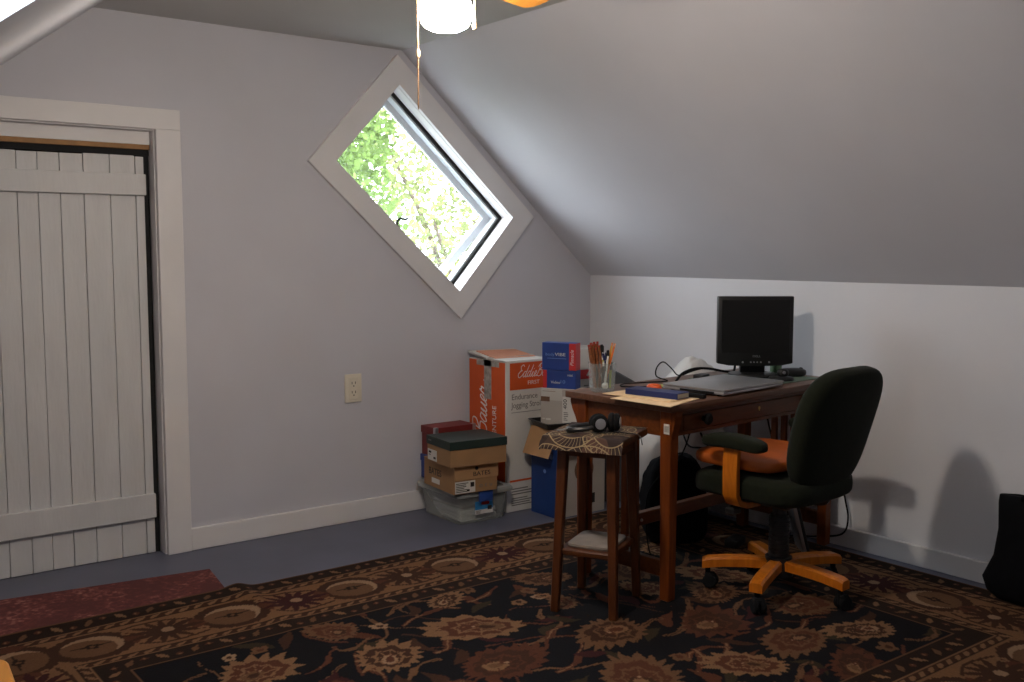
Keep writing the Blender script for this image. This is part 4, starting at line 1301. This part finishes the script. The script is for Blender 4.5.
# kraft shoe box with fold-over flap
t = thing('shoe_box', 'brown cardboard shoe box with black lettering under the green-lidded box', 'box', (2.731, 3.985, ZL_), R(-5))
W2, D2, H2 = .118, .150, .132
m = MB(); m.box(-W2, W2, -D2, D2, 0, H2, .0015)
bx = m.build('carton', M['kraft'], t, smooth=0)
m = MB(); m.hexa([(-W2 + .006, -D2 - .004, .066), (W2 + .004, -D2 - .004, .066), (W2 + .004, -D2 - .0004, .066), (-W2 + .006, -D2 - .0004, .066)],
                 [(-W2 - .002, -D2 - .004, H2 + .003), (W2 + .004, -D2 - .004, H2 + .003), (W2 + .004, -D2 - .0004, H2 + .003), (-W2 - .002, -D2 - .0004, H2 + .003)], .001)
m.box(-W2 - .002, W2 + .004, -D2 - .004, D2, H2 + .0002, H2 + .003)
fl = m.build('lid_flap', M['kraft2'], t, smooth=0)
m = MB(); m.lathe([(0, 0), (.009, 0), (.009, .0012), (0, .0012)], 20, Matrix.Translation((0.002, -D2 - .004, .116)) @ Matrix.Rotation(R(90), 4, 'X'))
m.build('finger_notch', M['ink'], fl)
text('lettering', 'BATES', .030, (.030, -D2 - .0046, .080), FY, M['ink'], fl, align='CENTER', sx=1.15)
text('lettering', 'BATES', .046, (-W2 - .0006, .100, .062), FX, M['ink'], bx, sx=1.0)
m = MB(); m.box(-W2 - .0010, -W2 - .0002, -.010, .070, .022, .046)
m.build('sticker', M['white'], bx, smooth=0)
m = MB(); m.box(-.112, -.004, -D2 - .0012, -D2 - .0002, .004, .060)
ss = m.build('size_label', M['white'], bx, smooth=0)
m = MB(); strips(m, -.108, -.02, -D2 - .0013, .010, .057, 6); m.box(-.050, -.035, -D2 - .0018, -D2 - .0012, .01, .02); m.box(-.030, -.010, -D2 - .0018, -D2 - .0012, .030, .052)
m.build('label_print', M['ink'], ss, smooth=0)
text('icon_print', 'o c u', .030, (.018, -D2 - .0006, .022), FY, M['inkgrey'], bx, sx=1.2)
# green lidded box
GZ = ZL_ + H2 + .0036
t = thing('shoe_box', 'brown shoe box with dark green lid topping the stack', 'box', (2.728, 3.925, GZ), R(-6))
W2, D2, H2 = .150, .118, .122
m = MB(); m.box(-W2, W2, -D2, D2, 0, H2 - .002, .001)
bx = m.build('carton', M['kraft'], t, smooth=0)
m = MB(); m.box(-W2 - .004, W2 + .004, -D2 - .004, D2 + .004, H2 - .040, H2, .0015)
ld = m.build('lid', M['darkgreen'], t, smooth=0); ld['label'] = 'dark green lid'
m = MB(); m.box(-W2 - .0012, -W2 - .0002, .020, .112, .006, .058)
ss = m.build('size_label', M['white'], bx, smooth=0)
m = MB(); m.box(-W2 - .0019, -W2 - .0013, .030, .052, .016, .026); m.box(-W2 - .0019, -W2 - .0013, .075, .100, .040, .050); m.box(-W2 - .0019, -W2 - .0013, .082, .100, .030, .034)
m.build('label_print', M['ink'], ss, smooth=0)
m = MB(); m.box(-W2 - .0048, -W2 - .0042, .07, .10, H2 - .022, H2 - .017)
m.build('lid_print', M['inkgrey'], ld, smooth=0)
# blue box and dark red box behind
t = thing('shoe_box', 'slim blue box mostly hidden under the dark red box', 'box', (2.808, 4.211, ZL_), R(0))
m = MB(); m.box(-.118, .11, -.058, .062, 0, .116, .001)
m.build('carton', M['blue'], t, smooth=0)
m = MB(); m.box(-.121, .113, -.060, .065, .086, .119, .001)
m.build('lid', M['blue'], t, smooth=0)
t = thing('storage_box', 'dark red lidded box with metal corners behind the green-lidded box', 'box', (2.812, 4.208, ZL_ + .1195), R(0))
m = MB(); m.box(-.118, .116, -.064, .062, 0, .138, .001)
m.build('carton', M['darkred'], t, smooth=0)
m = MB(); m.box(-.122, .120, -.068, .066, .110, .145, .0015)
ld = m.build('lid', M['darkred'], t, smooth=0)
for sx in (-.122, .120):
    sy = -.068
    m = MB(); m.box(sx - .0012 * (sx < 0) - (.018 if sx > 0 else 0), sx + (.018 if sx < 0 else .0012), sy - .0012, sy + .018, .112, .1465, .0008)
    m.build('metal_corner', M['chrome'], ld, smooth=0)

# tall orange and white carton
t = thing('stroller_carton', 'tall orange and white carton standing in the corner behind the box stack', 'box', (2.975, 3.935, 0.001), 0)
JW, JD, JH = .285, .318, .752
m = MB(); m.box(0, JW, 0, JD, 0, JH, .002)
bx = m.build('carton', M['white'], t, smooth=0)
m = MB(); m.box(-.0010, -.0001, .012, JD - .002, .10, JH - .004)
op = m.build('orange_panel', M['boxorange'], bx, smooth=0)
script('script_lettering', 'Eddie', .120, (-.0014, .150, .110), FXV, M['inkwhite'], op, sx=.85)
script('script_lettering', 'Bauer', .120, (-.0014, .165, .355), FXV, M['inkwhite'], op, sx=.85)
text('lettering', 'ADVENTURE', .046, (-.0016, .085, .300), FXV, M['inkwhite'], op, sx=.86)
m = MB(); m.box(.020, JW - .0015, -.0010, -.0001, .612, JH - .006)
op = m.build('orange_panel', M['boxorange'], bx, smooth=0)
script('script_lettering', 'EddieBauer', .062, (.066, -.0014, .672), FY, M['inkwhite'], op, sx=.80, slant=.45)
text('lettering', 'FIRST', .028, (.130, -.0016, .634), FY, M['inkwhite'], op, sx=1.15)
text('lettering', 'Endurance', .041, (.030, -.0006, .563), FY, M['inkgrey'], bx, sx=.95)
text('lettering', 'Jogging Stroller', .041, (.030, -.0006, .522), FY, M['inkgrey'], bx, sx=.90)
m = MB(); m.box(.030, .25, -.0008, -.0001, .498, .5005)
m.build('rule_line', M['inkgrey'], bx, smooth=0)
for za, zb, n_ in ((.03, .075, 4), (.085, .125, 3)):
    m = MB(); strips(m, .030, .255, -.0005, za, zb, n_)
    m.build('fine_print', M['inkgrey'], bx, smooth=0)
m = MB(); m.box(.020, JW - .002, -.0009, -.0001, .150, .160)
m.build('red_line', M['boxorange'], bx, smooth=0)
m = MB()
m.hexa([(-.003, .002, JH), (JW, .002, JH + .001), (JW, .155, JH + .001), (-.003, .155, JH)], [(-.006, .002, JH + .006), (JW, .002, JH + .004), (JW, .155, JH + .006), (-.006, .155, JH + .010)])
m.hexa([(-.003, .158, JH), (JW, .158, JH + .001), (JW, JD, JH + .022), (-.003, JD, JH + .022)], [(-.012, .158, JH + .012), (JW, .158, JH + .006), (JW, JD, JH + .030), (-.010, JD, JH + .036)])
tf = m.build('top_flaps', M['white'], bx, smooth=0)
m = MB(); m.hexa([(.02, .115, JH + .0060), (JW - .01, .115, JH + .0056), (JW - .01, JD - .03, JH + .0262), (.02, JD - .03, JH + .0320)], [(.02, .115, JH + .0105), (JW - .01, .115, JH + .0072), (JW - .01, JD - .03, JH + .0295), (.02, JD - .03, JH + .0360)])
m.build('top_print', M['peach'], tf, smooth=0)
m = MB(); m.box(-.0026, -.0012, .125, .185, .555, JH, 0); m.box(-.0026, -.0012, .060, .250, JH - .030, JH + .0005, 0)
m.box(.0, JW, .130, .182, JH + .0108, JH + .0118)
m.build('packing_tape', M['tape'], bx, smooth=0)

# open blue carton with cardboard flaps
t = thing('open_carton', 'deep blue open carton with folded-out cardboard flaps behind the stool', 'box', (3.100, 3.690, 0.001), 0)
BW, BD, BH = .305, .205, .435
m = MB()
m.box(0, .004, 0, BD, 0, BH); m.box(BW - .004, BW, 0, BD, 0, BH); m.box(.004, BW - .004, BD - .004, BD, 0, BH); m.box(.004, BW - .004, 0, .004, 0, BH); m.box(.004, BW - .004, .004, BD - .004, 0, .004)
bx = m.build('carton', M['bluecarton'], t, smooth=0)
m = MB(); m.box(.004, BW, -.0010, -.0001, .002, BH - .002)
fr_ = m.build('front_print', M['greybox'], bx, smooth=0); fr_['label'] = 'pale printed front panel'
m = MB(); m.lathe([(0, 0), (.062, 0), (.062, .0008), (0, .0008)], 40, Matrix.Translation((.168, -.0012, .225)) @ Matrix.Rotation(R(90), 4, 'X'))
m.build('round_picture', M['brownpic'], fr_)
m = MB(); m.box(.175, .200, -.0018, -.0011, .045, .100); m.box(.222, .240, -.0018, -.0011, .050, .100); m.box(.206, .215, -.0018, -.0011, .07, .09)
m.build('print_marks', M['ink'], fr_, smooth=0)
m = MB()
for y_, z_, r_ in ((.06, .36, .010), (.05, .30, .014), (.10, .22, .010), (.14, .34, .012), (.055, .40, .006)):
    m.lathe([(0, 0), (r_, 0), (r_, .0008), (0, .0008)], 20, Matrix.Translation((-.0002, y_, z_)) @ Matrix.Rotation(R(-90), 4, 'Y'))
m.build('bubble_print', M['inkblue'], bx)
m = MB(); m.hexa([(-.062, .002, BH - .130), (-.058, .002, BH - .132), (-.055, BD - .004, BH - .132), (-.059, BD - .004, BH - .130)], [(-.002, .0, BH + .001), (.003, .0, BH + .001), (.003, BD, BH + .001), (-.002, BD, BH + .001)])
bmesh.ops.recalc_face_normals(m.bm, faces=m.bm.faces[:])
fp = m.build('flap', M['kraft2'], bx, smooth=0); fp['label'] = 'cardboard flap hanging out to the side'
m = MB(); m.hexa([(.004, -.046, BH - .105), (BW - .01, -.046, BH - .105), (BW - .01, -.042, BH - .107), (.004, -.042, BH - .107)], [(.0, -.003, BH + .001), (BW, -.003, BH + .001), (BW, .002, BH + .001), (.0, .002, BH + .001)])
bmesh.ops.recalc_face_normals(m.bm, faces=m.bm.faces[:])
fp = m.build('flap', M['kraft2'], bx, smooth=0); fp['label'] = 'cardboard flap hanging down in front'
# dark tray lying on the open carton
t = thing('plastic_tray', 'dark grey shallow tray lying across the open blue carton', 'tray', (3.212, 3.782, BH + .0025), R(-12))
m = MB()
loft(m, [rr_(.128, .094, 0, .02), rr_(.140, .104, .026, .02), rr_(.148, .110, .028, .02), rr_(.148, .110, .031, .02), rr_(.136, .100, .031, .02), rr_(.124, .090, .004, .02)])
m.build('tray', M['inkgrey'] if False else M['black'], t, smooth=40)
# printed carton on the tray
t = thing('printer_carton', 'beige picture-printed carton below the two blue boxes', 'box', (3.222, 3.790, BH + .0075), R(-64))
PW, PD, PH = .198, .120, .182
m = MB(); m.box(-PW / 2, PW / 2, -PD / 2, PD / 2, 0, PH, .0012)
bx = m.build('carton', M['greybox'], t, smooth=0)
y_ = -PD / 2
m = MB(); m.box(.018, PW / 2 - .001, y_ - .0009, y_ - .0001, .002, PH - .035)
wp_ = m.build('text_panel', M['white'], bx, smooth=0)
m = MB(); m.box(-PW / 2 + .002, .016, y_ - .0009, y_ - .0001, .125, PH - .001)
m.build('light_print', M['whitebox'], bx, smooth=0)
m = MB(); m.box(-PW / 2 + .001, -.050, y_ - .0013, y_ - .0007, .118, .142); m.box(-PW / 2 + .010, -.02, y_ - .0013, y_ - .0009, PH - .014, PH - .012)
m.build('picture_print', M['brownpic'], bx, smooth=0)
m = MB(); m.box(-PW / 2 + .008, -.075, y_ - .0008, y_ - .0001, .030, .034); m.box(-.070, -.045, y_ - .0008, y_ - .0001, .026, .034)
m.build('white_mark_print', M['white'], bx, smooth=0)  # two small white marks on the carton face
text('lettering', '400', .028, (.042, y_ - .0014, .085), FYV, M['ink'], wp_, sx=1.2)
m = MB(); strips(m, .025, .060, y_ - .0010, .030, .075, 5)
m.build('fine_print', M['inkgrey'], wp_, smooth=0)
# two blue software boxes
SZ = BH + .0075 + PH + .0008
t = thing('software_box', 'lower blue box with red end strip, on the beige carton', 'box', (3.212, 3.795, SZ + .0), R(-60))
m = MB(); m.box(-.085, .085, -.036, .036, 0, .090, .001)
bx = m.build('carton', M['blue'], t, smooth=0)
m = MB(); m.box(-.0855, -.066, -.0370, -.0361, .001, .089); m.box(-.0865, -.0851, -.036, .036, .001, .089)
m.build('red_strip', M['red'], bx, smooth=0)
text('lettering', 'Video', .019, (-.045, -.0366, .024), FY, M['inkwhite'], bx, sx=1.1)
text('lettering', '10', .024, (.000, -.0366, .026), FY, M['inkblue'], bx, sx=1.3)
text('lettering', 'VIBE', .013, (.040, -.0366, .062), FY, M['inkwhite'], bx, sx=1.2)
t = thing('software_box', 'upper blue box with red right edge, topmost by the tall carton', 'box', (3.206, 3.795, SZ + .0908), R(-62))
m = MB(); m.box(-.088, .088, -.032, .032, 0, .134, .001)
bx = m.build('carton', M['blue'], t, smooth=0)
m = MB(); m.box(.055, .0885, -.0330, -.0321, .001, .133); m.box(.0881, .0892, -.0325, .032, .001, .133)
rs_ = m.build('red_strip', M['red'], bx, smooth=0)
text('lettering', 'body', .021, (-.070, -.0326, .070), FY, M['inkblue'], bx, sx=1.15)
text('lettering', 'VIBE', .022, (-.020, -.0326, .070), FY, M['inkwhite'], bx, sx=1.35)
m = MB(); m.box(-.06, .04, -.0328, -.0321, .056, .0585)
m.build('tag_line', M['inkblue'], bx, smooth=0)
text('script_lettering', 'Pinnacle', .026, (.079, -.0336, .024), FYV, M['inkwhite'], rs_, shear=.25, sx=.9)
# white carton with red band
t = thing('white_carton', 'white carton with red band standing behind the pen cup', 'box', (3.575, 4.060, 0.001), R(-4))
m = MB(); m.box(-.085, .085, -.085, .085, 0, .785, .0015)
bx = m.build('carton', M['white'], t, smooth=0)
m = MB(); m.box(-.086, .086, -.0862, .085, .625, .675)
rb = m.build('red_band', M['red'], bx, smooth=0)
script('script_mark', '~~', .030, (-.035, -.0866, .640), FY, M['inkwhite'], rb, width=.05)
m = MB(); strips(m, -.05, .05, -.0852, .56, .60, 3)
m.build('printed_lines', M['inkgrey'], bx, smooth=0)
# grey slanted file
t = thing('file_holder', 'dark grey slant-topped case standing behind the table by the pen cup', 'case', (3.600, 3.800, 0.001), R(-37.4))
m = MB()
a = [(-.10, -.04, 0), (.105, -.04, 0), (.105, -.04, .610), (-.035, -.04, .690), (-.10, -.04, .690)]
m.hexa(a, [(p[0], .04, p[2]) for p in a], .003)
bmesh.ops.recalc_face_normals(m.bm, faces=m.bm.faces[:])
M['slate'] = mat('slate_grey_fabric', (.060, .060, .066), .8)
m.build('body', M['slate'], t, smooth=0)
m = MB(); m.tube([(-.09, 0, .687), (-.085, 0, .702), (-.055, 0, .702), (-.05, 0, .687)], .006, 8)
m.build('handle', M['slate'], t)

# ------------------------------------------------------------------ bags
def lumpy(name, c, size, material, label, cat, seed, amp, freq, e1=.55, e2=.6, fn=None, nu=72, nv=44, rz=0, parent=None):
    m = MB(); m.super((0, 0, 0), size, e1, e2, nu, nv)
    off = Vector((seed * 3.1, seed * 1.7, seed * .9))
    zmin = -size[2] / 2
    for v in m.bm.verts:
        p = v.co.copy()
        n = noise.noise(p * freq + off) * amp + noise.noise(p * freq * 2.7 + off) * amp * .5 + abs(noise.noise(p * freq * 5 + off)) * amp * .35
        q = p + p.normalized() * n
        if fn: q = fn(q)
        q.z = max(q.z, zmin + .003)
        v.co = q
    lowest = min(v.co.z for v in m.bm.verts)
    for v in m.bm.verts: v.co.z -= lowest
    o = m.build(name, material, parent, 70, c, (0, 0, rz))
    if parent is None: tag(o, label, cat)
    return o
def tapered(k, zr, shift=(0, 0)):
    def f(q):
        s = 1 - k * max(0, (q.z / zr))
        t = max(0, q.z / zr)
        return Vector((q.x * s + shift[0] * t, q.y * s + shift[1] * t, q.z))
    return f
lumpy('plastic_bag', (3.585, 3.335, RZ), (.43, .36, .755), M['bag'], 'big crumpled white plastic bag behind the table against the wall', 'bag', 2, .05, 4.0, .7, .75, tapered(.34, .40, (.055, -.045)))
bp = lumpy('backpack', (3.262, 3.085, RZ), (.29, .18, .39), M['blackfab'], 'black soft bag standing under the table', 'bag', 5, .018, 6.0, .45, .5, tapered(.22, .22), 48, 30, R(-25))
m = MB(); m.tube([(-.04, -.02, .350), (-.03, -.02, .385), (.03, -.02, .385), (.04, -.02, .350)], .007, 8)
m.build('grab_handle', M['blackfab'], bp)
# black bag at the right
t = thing('tote_bag', 'black bag standing on the floor against the wall at the far right', 'bag', (3.70, 1.715, .012), R(0))
m = MB()
b = bmesh.new()
rings = []
for z, x0_, x1_, y0_, y1_ in ((0, -.05, .085, -.26, .125), (.03, -.085, .095, -.29, .150), (.075, -.090, .10, -.29, .166), (.16, -.075, .095, -.27, .130), (.26, -.055, .08, -.26, .122), (.36, -.040, .06, -.255, .128), (.385, -.020, .03, -.25, .126)):
    n = 40; rg = []
    for k in range(n):
        a_ = 2 * PI * k / n
        sp = lambda v, e: math.copysign(abs(v) ** e, v)
        x_ = (x0_ + x1_) / 2 + (x1_ - x0_) / 2 * sp(math.cos(a_), .6); y_ = (y0_ + y1_) / 2 + (y1_ - y0_) / 2 * sp(math.sin(a_), .5)
        w = .006 * noise.noise(Vector((x_ * 18, y_ * 14, z * 12)))
        rg.append(b.verts.new((x_ + w, y_ + w, z + (.012 * noise.noise(Vector((0, y_ * 9, 3))) if z > .37 else 0))))
    rings.append(rg)
for r0, r1 in zip(rings[:-1], rings[1:]):
    for k in range(40): b.faces.new((r0[k], r0[(k + 1) % 40], r1[(k + 1) % 40], r1[k]))
b.faces.new(rings[0][::-1]); b.faces.new(rings[-1])
bmesh.ops.recalc_face_normals(b, faces=b.faces[:])
m._merge(b)
m.build('body', M['blackfab'], t, smooth=60)
m = MB(); m.tube([(-.02, .03, .375), (-.035, .02, .398), (-.04, -.06, .40), (-.035, -.14, .398), (-.02, -.15, .375)], .006, 8)
m.build('strap', M['blackfab'], t)

# ------------------------------------------------------------------ under the table
t = thing('device_panel', 'thin dark electronic device with silver edge leaning under the chair side of the table', 'device', (3.595, 2.630, RZ), R(-40))
rot = Matrix.Rotation(R(-14), 4, 'Y')
m = MB(); m.box(-.012, .016, -.06, .09, .004, .235, .003, rot)
m.build('body', M['black'], t, smooth=0)
m = MB(); m.box(-.0145, -.0125, -.06, .09, .004, .235, .0008, rot); m.box(-.0125, .002, -.0625, -.0602, .006, .233, .0006, rot)
m.build('silver_edge', M['chrome'], t, smooth=0)
m = MB(); m.box(-.055, .055, -.03, .03, 0, .035, .005, seg=2)
o = m.build('power_brick', M['black'], None, 30, (3.42, 2.86, RZ), (0, 0, R(20))); tag(o, 'black power brick on the rug under the table', 'adapter')
cable('hanging_cable', [tw(.30, .10, .60), tw(.33, .10, .56), tw(.38, .12, .53), tw(.43, .20, .51), tw(.48, .30, .50), tw(.56, .40, .55)], .004, 'thick black cable sagging under the table front')
cable('hanging_cable', [tw(.37, .20, .60), tw(.36, .22, .52), tw(.33, .25, .44), tw(.29, .30, .39), tw(.27, .34, .30), tw(.30, .36, .12), tw(.36, .38, RZ + .004)], .003, 'thin black cable hanging down in front of the white bag')
cable('wall_cable', [(3.795, 3.04, .70), (3.790, 3.00, .55), (3.792, 2.96, .42), (3.792, 2.90, .30), (3.775, 2.86, .16), (3.762, 2.80, .08)], .004, 'black cable running down the white wall behind the slats')
cable('wall_cable', [(3.806, 2.66, .60), (3.806, 2.62, .40), (3.806, 2.575, .22), (3.804, 2.555, .13), (3.800, 2.58, .06), (3.78, 2.68, .03), (3.72, 2.80, .016)], .004, 'black cable looping down the wall beside the right table leg')
cable('floor_cable', [(3.36, 2.70, RZ + .004), (3.44, 2.66, RZ + .02), (3.50, 2.70, RZ + .06), (3.58, 2.72, RZ + .09), (3.66, 2.76, RZ + .05), (3.70, 2.84, RZ + .004)], .004, 'black cable bunched on the rug behind the chair base')
m = MB(); m.box(-.006, .006, -.012, .012, -.018, .018, .002)
o = m.build('cable_tag', M['white'], None, 0, (3.803, 2.612, .262), (R(25), 0, 0)); tag(o, 'small white tag on the cable beside the right table leg', 'tag')

# ------------------------------------------------------------------ golden wooden stool by the left edge
t = thing('side_stool', 'golden varnished wooden stool at the lower left, mostly out of view', 'stool', (0.218, 2.016, 0.0005), R(-4.6))
m = MB()
loft(m, [rr_(.150, .150, .470, .03), rr_(.155, .155, .476, .03), rr_(.155, .155, .492, .03), rr_(.150, .150, .498, .03)])
m.build('seat', M['gold'], t, smooth=40)
for sx in (-1, 1):
    for sy in (-1, 1):
        m = MB(); m.cyl((sx * .120, sy * .120, 0), (sx * .105, sy * .105, .472), .014, .018, 14)
        m.build('leg', M['gold'], t)
m = MB()
for s in (-1, 1):
    m.cyl((-.113, s * .113, .20), (.113, s * .113, .20), .009); m.cyl((s * .112, -.112, .25), (s * .112, .112, .25), .009)
m.build('stretcher', M['gold'], t)

# ------------------------------------------------------------------ outside
def leafmat(name, c, tr):
    m, nt, b = _nt(name)
    N, L = nt.nodes, nt.links
    oi = N.new('ShaderNodeTexNoise'); oi.inputs['Scale'].default_value = 3.0
    tc = N.new('ShaderNodeTexCoord'); L.new(tc.outputs['Object'], oi.inputs['Vector'])
    rp = N.new('ShaderNodeValToRGB')
    rp.color_ramp.elements[0].position = .35; rp.color_ramp.elements[0].color = (*[k * .55 for k in c], 1)
    rp.color_ramp.elements[1].position = .65; rp.color_ramp.elements[1].color = (*[min(1, k * 1.3) for k in c], 1)
    L.new(oi.outputs['Fac'], rp.inputs['Fac'])
    d = N.new('ShaderNodeBsdfDiffuse'); tl = N.new('ShaderNodeBsdfTranslucent')
    L.new(rp.outputs['Color'], d.inputs['Color']); L.new(rp.outputs['Color'], tl.inputs['Color'])
    mx = N.new('ShaderNodeMixShader'); mx.inputs['Fac'].default_value = tr
    L.new(d.outputs['BSDF'], mx.inputs[1]); L.new(tl.outputs['BSDF'], mx.inputs[2])
    L.new(mx.outputs['Shader'], N['Material Output'].inputs['Surface'])
    return m
M['leaf1'] = leafmat('maple_leaves', (.100, .150, .040), .5)
M['leaf2'] = leafmat('pale_leaves', (.200, .230, .090), .5)
def tree(loc, blobs, n, size, material, label, seed):
    r = random.Random(seed)
    t = thing('tree', label, 'tree', loc, 0)
    bm = bmesh.new()
    for _ in range(n):
        bx_, by_, bz_, rad = r.choices(blobs, [b[3] ** 2 for b in blobs])[0]
        d = Vector((r.gauss(0, 1), r.gauss(0, 1), r.gauss(0, 1))).normalized() * rad * (r.random() ** .4)
        p = Vector((bx_, by_, bz_)) + d
        s = size * r.uniform(.6, 1.3)
        u = Vector((r.gauss(0, 1), r.gauss(0, 1), r.gauss(0, .6))).normalized(); w = u.orthogonal().normalized()
        w = Matrix.Rotation(r.uniform(0, 6.3), 3, u) @ w
        vs = [bm.verts.new(p + u * s * a + w * s * b) for a, b in ((-.5, 0), (-.25, -.38), (.15, -.32), (.55, 0), (.15, .32), (-.25, .38))]
        bm.faces.new(vs)
    mb = MB(); mb.bm.free(); mb.bm = bm
    mb.build('foliage', material, t, smooth=0)
    m = MB()
    m.tube([(0, 0, 0), (.05, .03, 1.6), (0, 0, 3.2), (.1, 0, 4.6)], lambda k: .16 * (1 - .7 * k), 10)
    for b in blobs[:5]:
        m.tube([(0.02, 0, 2.6), ((b[0]) * .5, b[1] * .5, 2.6 + (b[2] - 2.6) * .6), (b[0], b[1], b[2])], lambda k: .06 * (1 - .7 * k), 6)
    m.build('trunk', M['bark'], t)
tree((5.0, 9.6, -2.9), [(-.5, 0, 5.6, 1.0), (-.3, -.3, 4.5, .85), (-1.1, .4, 4.9, .8), (-.2, .2, 6.8, .9), (.5, .6, 5.5, .6)], 14000, .075, M['leaf1'], 'green leafy tree outside, filling the upper left of the diamond window', 1)
tree((8.0, 11.4, -2.9), [(-.6, 0, 4.6, 1.0), (.7, .2, 5.2, .9), (.0, -.3, 3.7, .8), (-1.0, .5, 5.6, .7), (.4, .3, 3.2, .8)], 6000, .08, M['leaf2'], 'pale sunlit tree outside, seen in the lower right of the diamond window', 2)
m = MB(); m.box(-12, 26, 4.6, 40, -3.1, -2.9)
o = m.build('garden_ground', M['grass'], None, 0); tag(o, kind='structure')

# ------------------------------------------------------------------ light
w = bpy.data.worlds.new('daylight'); SC.world = w; w.use_nodes = True
bg = w.node_tree.nodes['Background']
bg.inputs['Color'].default_value = (0.88, 0.93, 1.0, 1)
bg.inputs['Strength'].default_value = 9.5
def portal(name, loc, rot, sx, sy):
    l = bpy.data.lights.new(name, 'AREA'); l.shape = 'RECTANGLE'; l.size = sx; l.size_y = sy
    l.cycles.is_portal = True
    o = bpy.data.objects.new(name, l); o.matrix_world = Matrix.Translation(loc) @ rot
    COL.objects.link(o)
# daylight comes in through the two openings
zax = Vector((0, 1, 0)); rotm = Matrix((E1, (zax.cross(E1)), zax)).transposed().to_4x4()
portal('window_daylight', WC + Vector((0, .17, 0)), rotm, .92, .51)
zax = Vector((-SL, 0, 1)).normalized(); rotm = Matrix((slp, zax.cross(slp), zax)).transposed().to_4x4()
portal('skylight_daylight', Vector(sk.location) + nrm * .15, rotm, HA * 2, HB * 2)

# ------------------------------------------------------------------ camera
cd = bpy.data.cameras.new('camera'); cam = bpy.data.objects.new('camera', cd); COL.objects.link(cam)
cd.sensor_width = 36; cd.lens = 1012 / 1024 * 36
cam.location = (0, 0, 1.3); cam.rotation_euler = (R(90 - 5.1), 0, R(-37.4))
cd.clip_start = 0.02
SC.camera = cam
vs = SC.view_settings
vs.view_transform = 'Standard'; vs.look = 'None'; vs.gamma = 1; vs.use_curve_mapping = False
vs.exposure = 0.97
